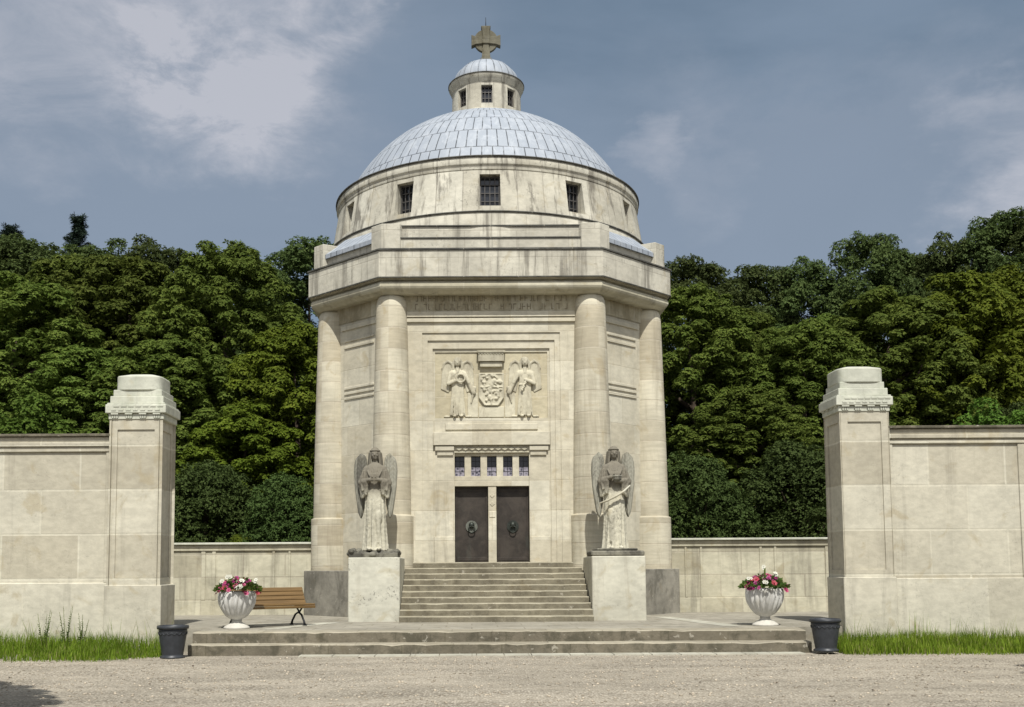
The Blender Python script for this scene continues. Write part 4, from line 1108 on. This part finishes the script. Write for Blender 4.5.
# ------------------------------------------------------------------ grass strips at the foot of the walls
def grass(name, x0, x1, label, seed, edge):
    r = random.Random(seed); m = MB()
    N_ = int((x1-x0)*1900)
    for _ in range(N_):
        x = r.uniform(x0,x1); yf = edge(x)+.10*mnoise.noise(Vector((x*1.3,seed,0)))
        y = yf+(22.58-yf)*r.random()**.85
        if r.random() < .04: y = yf-r.random()**2*.35
        if mnoise.noise(Vector((x*.9,y*1.4,seed+5))) < -.28 and r.random() < .7: continue
        c = mnoise.noise(Vector((x*1.1,y*1.5,seed)))
        h = (.17+.26*(y-yf)/1.8+.16*c)*r.uniform(.55,1.25)
        if r.random() < .03: h *= 1.7
        if y > 22.0 and r.random() < .012: h = r.uniform(.5,.8)
        h = max(h,.07)
        a = r.uniform(0,6.28); w_ = .007 if h < .4 else .005; b_ = r.uniform(.1,.5)*h
        dx, dy = math.cos(a)*b_, math.sin(a)*b_; t = (-math.sin(a)*w_, math.cos(a)*w_)
        g0 = GZ+.0
        m.face([(x-t[0],y-t[1],g0),(x+t[0],y+t[1],g0),(x+dx*.4+t[0]*.8,y+dy*.4+t[1]*.8,g0+h*.6),(x+dx*.4-t[0]*.8,y+dy*.4-t[1]*.8,g0+h*.6)])
        m.face([(x+dx*.4-t[0]*.8,y+dy*.4-t[1]*.8,g0+h*.6),(x+dx*.4+t[0]*.8,y+dy*.4+t[1]*.8,g0+h*.6),(x+dx,y+dy,g0+h)])
    return tag(m.build(name, M['grass']), label, 'grass', kind='stuff')
grass('grass',-13.2,-6.62,'long green grass at the foot of the left wall',3,lambda x: 20.55+.75*max(0,(x+7.6)/1.0)**1.5)
grass('grass',6.62,13.6,'long green grass at the foot of the right wall',4,lambda x: 20.95-.25*max(0,(x-8)/5))
def weed(loc, seed, h, label):
    r = random.Random(seed); root = empty('weed', loc); tag(root, label, 'weed', 'tall weeds against the left wall')
    st = MB(); lf = MB()
    for k in range(5):
        a = r.uniform(0,6.28); hh = h*r.uniform(.7,1); tip = Vector((math.cos(a)*.14,math.sin(a)*.07,hh))
        st.tube([(0,0,0),tip*.5+Vector((0,0,.03)),tip],[.008,.006,.003],5)
        for i in range(16):
            t = .25+.75*i/16; c = tip*t; b_ = r.uniform(0,6.28); d_ = Vector((math.cos(b_),math.sin(b_),.5)).normalized(); L_ = .10*(1.15-t); s_ = d_.orthogonal().normalized()*L_*.2
            lf.face([c,c+d_*L_*.5-s_,c+d_*L_,c+d_*L_*.5+s_])
    st.build('stem', M['foliage'], root); lf.build('leaves', M['yew'], root)
weed((-9.15,21.9,GZ),1,.95,'tall thin dark weed, nearest the left edge'); weed((-8.75,22.0,GZ),2,1.0,'tallest bushy dark weed growing from the grass by the left wall'); weed((-8.45,22.05,GZ),6,.85,'dark weed closest to the left gate pillar')

# ------------------------------------------------------------------ trees
def crown_mesh(name, mat, lobes, tufts, leaflet, L, W, droop, seed, inner=300, flatten=.8, jitter=.5):
    """many small leaf faces grouped in little tufts, tufts grouped on lobes of an uneven crown"""
    g = np.random.default_rng(seed)
    lc = np.array([tuple(l[0]) for l in lobes]); lr = np.array([l[1] for l in lobes])
    k = g.choice(len(lr), tufts, p=lr**2/np.sum(lr**2))
    d_ = g.normal(size=(tufts,3)); d_ /= np.linalg.norm(d_,axis=1)[:,None]
    low = d_[:,2] < -.6; d_[low,2] *= -1
    P = lc[k] + d_*np.array([1,1,flatten])*(lr[k]*g.uniform(.6,1.1,tufts)**.7)[:,None]
    N_ = np.stack([d_[:,0]*.7, d_[:,1]*.7, np.maximum(.15,d_[:,2])+.45],1)
    k2 = g.integers(0,len(lr),inner)
    P2 = lc[k2]*np.array([.6,.6,1]) + g.uniform(-.6,.6,(inner,3))*lr[k2][:,None]
    N2 = np.stack([g.uniform(-.5,.5,inner),g.uniform(-.5,.5,inner),np.ones(inner)],1)
    P = np.repeat(np.concatenate([P,P2]),leaflet,0); N_ = np.concatenate([N_,N2])
    sc_ = np.concatenate([g.uniform(.75,1.25,tufts),np.full(inner,1.6)])
    n = len(N_); a0 = g.uniform(0,6.28,n)
    a = (a0[:,None]+2*math.pi*np.arange(leaflet)/leaflet+g.uniform(-.4,.4,(n,leaflet))).ravel()
    N_ = np.repeat(N_,leaflet,0)+g.normal(size=(n*leaflet,3))*jitter*.5; N_ /= np.linalg.norm(N_,axis=1)[:,None]
    sc_ = np.repeat(sc_,leaflet)
    t = np.cross(N_,np.array([.3,.9,.31])); t /= np.linalg.norm(t,axis=1)[:,None]; b = np.cross(N_,t)
    rd = t*np.cos(a)[:,None]+b*np.sin(a)[:,None]
    m_ = len(a); l_ = (L*sc_*g.uniform(.7,1.25,m_))[:,None]
    dd = rd-N_*(droop*g.uniform(.3,1.5,m_))[:,None]; dd /= np.linalg.norm(dd,axis=1)[:,None]
    sd = np.cross(dd,N_); sd /= np.linalg.norm(sd,axis=1)[:,None]; sd *= (W*sc_*g.uniform(.8,1.2,m_))[:,None]
    V = np.stack([P, P+dd*l_*.55-sd, P+dd*l_, P+dd*l_*.55+sd],1).reshape(-1,3).astype(np.float32)
    me = bpy.data.meshes.new(name); nf = m_
    me.vertices.add(nf*4); me.vertices.foreach_set('co', V.ravel())
    me.loops.add(nf*4); me.loops.foreach_set('vertex_index', np.arange(nf*4,dtype=np.int32))
    me.polygons.add(nf); me.polygons.foreach_set('loop_start', np.arange(0,nf*4,4,dtype=np.int32))
    me.materials.append(mat); me.update(calc_edges=True)
    return me
def egg_lobes(rx, zb, zt, n, rl, seed, shape=1.0, rag=.12):
    r = random.Random(seed); out = []
    zc, rz = (zb+zt)/2, (zt-zb)/2
    g = math.pi*(3-math.sqrt(5))
    for i in range(n):
        u = 1-2*(i+.5)/n; a = g*i+r.uniform(-.3,.3)
        s_ = math.sqrt(1-u*u)
        prof_ = s_ if u > 0 else s_**.55
        rr = (rx-rl*.6)*prof_*r.uniform(1-rag*1.6,1+rag)
        out.append((Vector((rr*math.cos(a),rr*math.sin(a),zc+(rz-rl*.6)*u*r.uniform(1-rag,1+rag*.4))), rl*r.uniform(.65,1.3)))
    return out
def trunk_mesh(name, h, r0_, rx, seed, nl=7):
    r = random.Random(seed); m = MB()
    pts = [Vector((0,0,-.1))]; 
    for i in range(1,7): pts.append(Vector((r.uniform(-.12,.12)*i*.3,r.uniform(-.12,.12)*i*.3,h*.82*i/6)))
    m.tube(pts,[r0_*1.35,r0_,r0_*.85,r0_*.7,r0_*.5,r0_*.35,r0_*.15],10)
    for k in range(nl):
        z = h*(.25+.5*k/nl); a = k*2.4+r.uniform(-.4,.4); b = Vector((math.cos(a),math.sin(a),0))
        L_ = rx*r.uniform(.65,.9)*(1-.35*k/nl)
        p0 = Vector((pts[3].x*.4,pts[3].y*.4,z))
        m.tube([p0,p0+b*L_*.4+Vector((0,0,L_*.3)),p0+b*L_*.8+Vector((0,0,L_*.5)),p0+b*L_+Vector((0,0,L_*.75))],[r0_*.4,r0_*.28,r0_*.16,r0_*.06],6)
    return m.mesh(name, M['bark'])
PROTO = {}
def kind(key, h, crowns, trunks): PROTO[key] = (h, crowns, trunks)
kind('chestnut', 14.0, [crown_mesh('crown', M['chestnut'], egg_lobes(4.0,1.6,13.9,430,.43,s_,rag=.12), 32000, 5, .125, .036, .3, s_, 5000, .6) for s_ in (1,2,3)], [trunk_mesh('trunk',14,.34,4.0,s_) for s_ in (1,2,3)])
kind('lime', 10.0, [crown_mesh('crown', M['lime'], egg_lobes(3.2,1.0,9.9,300,.39,s_,rag=.14), 19000, 5, .125, .036, .3, s_, 3200, .62) for s_ in (4,5)], [trunk_mesh('trunk',10,.24,3.2,s_) for s_ in (4,5)])
kind('oak', 18.0, [crown_mesh('crown', M['oak'], egg_lobes(3.8,4.0,17.9,170,.66,s_,rag=.13), 22000, 5, .13, .04, .1, s_, 2500, .85, 1.0) for s_ in (6,7,8)], [trunk_mesh('trunk',18,.3,3.4,s_,9) for s_ in (6,7,8)])
kind('yew', 5.0, [crown_mesh('crown', M['yew'], egg_lobes(1.9,.1,4.95,80,.5,s_,rag=.2), 15000, 4, .085, .024, .0, s_, 1500, .9, 1.0) for s_ in (9,10)], [trunk_mesh('trunk',5,.14,1.6,s_) for s_ in (9,10)])
kind('bush', 7.0, [crown_mesh('crown', M['bright'], egg_lobes(2.4,.4,6.95,80,.6,s_,rag=.2), 13000, 5, .1, .034, .2, s_, 900, .8, .8) for s_ in (11,)], [trunk_mesh('trunk',7,.14,2.0,s_) for s_ in (11,)])
def pine_lobes(h, seed):
    r = random.Random(seed); out = []
    for k in range(20):
        z = h*(.62+.375*k/19); rr = 1.75*(1-k/20.5)**.85+.12
        for i in range(5 if k < 15 else 3):
            a = 2.4*(5*k+i)+r.uniform(-.4,.4); q = r.uniform(.6,1.25)
            for t in (.3,.65,1.0): out.append((Vector((rr*t*q*math.cos(a),rr*t*q*math.sin(a),z+.45*t*q)), .26*(1.35-t*.55)*(1.15-k/30)))
    out.append((Vector((0,0,h*.99)),.16)); out.append((Vector((0,0,h*.98)),.2))
    return out
kind('pine', 20.0, [crown_mesh('crown', M['pine'], pine_lobes(20,3), 11000, 8, .17, .016, -.3, 3, 60, .7, .8)], [trunk_mesh('trunk',20,.26,1.8,12,10)])
NAMES = dict(chestnut='chestnut_tree', lime='lime_tree', oak='woodland_tree', yew='yew_bush', bush='leafy_bush', pine='pine_tree')
CATS = dict(chestnut='tree', lime='tree', oak='tree', yew='bush', bush='bush', pine='tree')
GRP = dict(chestnut='broad crowned trees behind the court wall', lime='yellow-green trees behind the court wall', oak='darker trees of the wood behind', yew='dark bushes behind the court wall', bush='bright leafy bushes behind the walls', pine='pines standing above the wood')
cnt = {}
def tree(k, x, y, top, wide, label):
    h, crowns, trunks = PROTO[k]; i = cnt.get(k,0); cnt[k] = i+1
    r = random.Random(i*7+len(k)*31)
    root = empty(NAMES[k], (x,y,0), r.uniform(0,6.28)); tag(root, label, CATS[k], GRP[k])
    zs = (top-.1)/h
    root.scale = (wide*r.uniform(.96,1.04),wide*r.uniform(.96,1.04),zs)
    for nm, ms in (('crown',crowns),('trunk',trunks)):
        o = bpy.data.objects.new(nm, ms[i%len(ms)]); COL.objects.link(o); o.parent = root
T = [
 ('chestnut',-18.4,42.0,13.5,1.0,'broad chestnut tree at the left edge, above the left wall'),
 ('chestnut',-15.3,46.0,15.6,1.1,'broad tall chestnut tree above the left gate pillar'),
 ('chestnut',-10.7,44.0,15.4,.93,'round-topped chestnut tree midway between the left gate pillar and the mausoleum'),
 ('chestnut',-18.9,48.0,16.0,1.05,'chestnut tree in front of the left pines'),
 ('lime',-7.1,40.0,11.1,.95,'yellow-green tree touching the left side of the mausoleum'),
 ('bush',-14.7,34.0,7.2,.95,'bright green bush topping the left wall at the left edge'),
 ('oak',-8.7,54.0,18.6,1.1,'dark tree rising behind the left shoulder of the mausoleum'),
 ('oak',-11.6,56.5,18.1,1.0,'dark tree showing between the round chestnut and the mausoleum shoulder'),
 ('pine',-22.8,60.0,21.5,1.25,'pine with a layered top standing highest on the left'),
 ('pine',-26.6,60.0,21.0,1.2,'pine at the far left edge of the photo'),
 ('oak',-17.2,56.0,19.2,1.1,'dark tree topping the wood just right of the tall pine'),
 ('chestnut',-11.7,39.5,10.4,.85,'lower chestnut tree just right of the left gate pillar cap'),
 ('lime',-8.4,37.3,7.6,.82,'small yellow-green tree low in the gap left of the mausoleum'),
 ('chestnut',-14.8,39.5,10.1,.85,'lower chestnut tree behind the left gate pillar'),
 ('yew',-8.75,33.4,5.3,.95,'tall dark bush just right of the left gate pillar'),
 ('yew',-6.2,33.0,4.8,.8,'dark bush touching the left columns of the mausoleum'),
 ('lime',-7.4,32.2,2.85,.28,'little yellow-green shrub peeping over the court wall behind the bench'),
 ('chestnut',8.4,43.0,13.2,.88,'chestnut tree touching the right side of the mausoleum'),
 ('chestnut',10.9,45.5,12.9,.88,'second chestnut tree to the right of the mausoleum'),
 ('chestnut',12.2,41.0,11.2,.8,'lower chestnut tree left of the right gate pillar'),
 ('chestnut',16.3,43.0,13.0,.98,'round-topped chestnut tree directly above the right gate pillar cap'),
 ('chestnut',14.4,46.0,12.7,.85,'chestnut tree set back left of the right gate pillar cap'),
 ('lime',19.8,44.0,13.9,1.15,'yellow-green tree above the middle of the right wall'),
 ('lime',23.2,46.0,14.8,1.2,'yellow-green tree at the right edge above the right wall'),
 ('oak',11.5,57.0,18.5,.95,'dark tree at the skyline nearest the right shoulder of the mausoleum'),
 ('oak',15.1,58.0,18.5,.95,'dark tree at the skyline, second to the right of the mausoleum'),
 ('oak',17.6,57.0,18.4,.9,'dark tree at the skyline, left of the pointed tallest one'),
 ('oak',20.6,56.0,19.5,.82,'dark tree with a pointed top above the right gate pillar'),
 ('oak',23.4,58.0,19.3,.9,'dark tree just right of the pointed one on the skyline'),
 ('oak',24.6,55.0,19.0,.88,'loose-crowned dark tree above the right wall, below the highest one'),
 ('oak',26.9,54.0,20.0,.95,'highest dark tree at the right edge of the photo'),
 ('bush',16.0,34.0,7.0,.85,'bright green bush just over the right wall'),
 ('yew',17.8,35.0,7.2,1.15,'dark bush over the right wall beside the bright bush'),
 ('yew',6.35,33.4,5.4,.92,'dark bush touching the right columns of the mausoleum'),
 ('yew',9.9,34.0,5.9,1.15,'large dark bush just left of the right gate pillar'),
 ('chestnut',9.5,38.5,8.3,.7,'small chestnut tree between the two dark bushes right of the mausoleum'),
 ('oak',-24.2,56.0,19.8,1.1,'dark tree between the two left pines'),
 ('oak',-20.4,58.0,19.9,1.1,'dark tree just right of the tall left pine'),
 ('oak',-14.6,60.0,19.6,1.15,'dark tree showing in the dip left of the round chestnut'),
 ('lime',26.2,48.5,15.6,1.1,'yellow-green tree at the far right edge, half outside the photo'),
 ('oak',29.0,53.0,20.2,1.0,'dark tree cut off by the right edge of the photo'),
 ('chestnut',-22.4,45.0,14.4,1.0,'chestnut tree cut off by the left edge of the photo'),
]
for t in T: tree(*t)
# a shade tree outside the frame on the left that throws the leafy shadow on the gravel
tree('lime',-8.5,9.7,9.0,.85,'tree standing left of the forecourt, throwing leafy shade on the gravel')
tree('lime',10.55,12.8,7.2,.8,'tree standing right of the forecourt, its shade just touching the gravel at the right edge')
# undergrowth and the dark wood floor behind the trees
m = MB(); V, F = [], []; r = random.Random(77)
for _ in range(26000):
    x = r.uniform(-36,40); y = r.choice((r.uniform(60,66), r.uniform(36,60))); h = 9.5 if y > 60 else 2.2
    z = r.uniform(0,1)**.7*h*(.8+.4*mnoise.noise(Vector((x*.25,y*.3,0))))
    a = r.uniform(0,6.28); q = r.uniform(.25,.5) if y < 60 else r.uniform(.4,.8)
    d_ = Vector((math.cos(a),math.sin(a),r.uniform(-.6,.6))).normalized(); s_ = d_.orthogonal().normalized()*q*.35; c = Vector((x,y,z))
    i = len(V); V += [tuple(c),tuple(c+d_*q*.5-s_),tuple(c+d_*q),tuple(c+d_*q*.5+s_)]; F.append([i,i+1,i+2,i+3])
m.v, m.f = V, F; n = len(F); m.uv = [[(0,0),(1,0),(1,1),(0,1)]]*n; m.mi = [0]*n; m.sm = [False]*n
tag(m.build('undergrowth', M['oak']), 'dark undergrowth and far wood behind the trees', 'undergrowth', kind='stuff')
m = MB(); m.box(-60,70,31.5,140,GZ,GZ+.05); tag(m.build('woodland_floor', M['soil']), kind='structure')
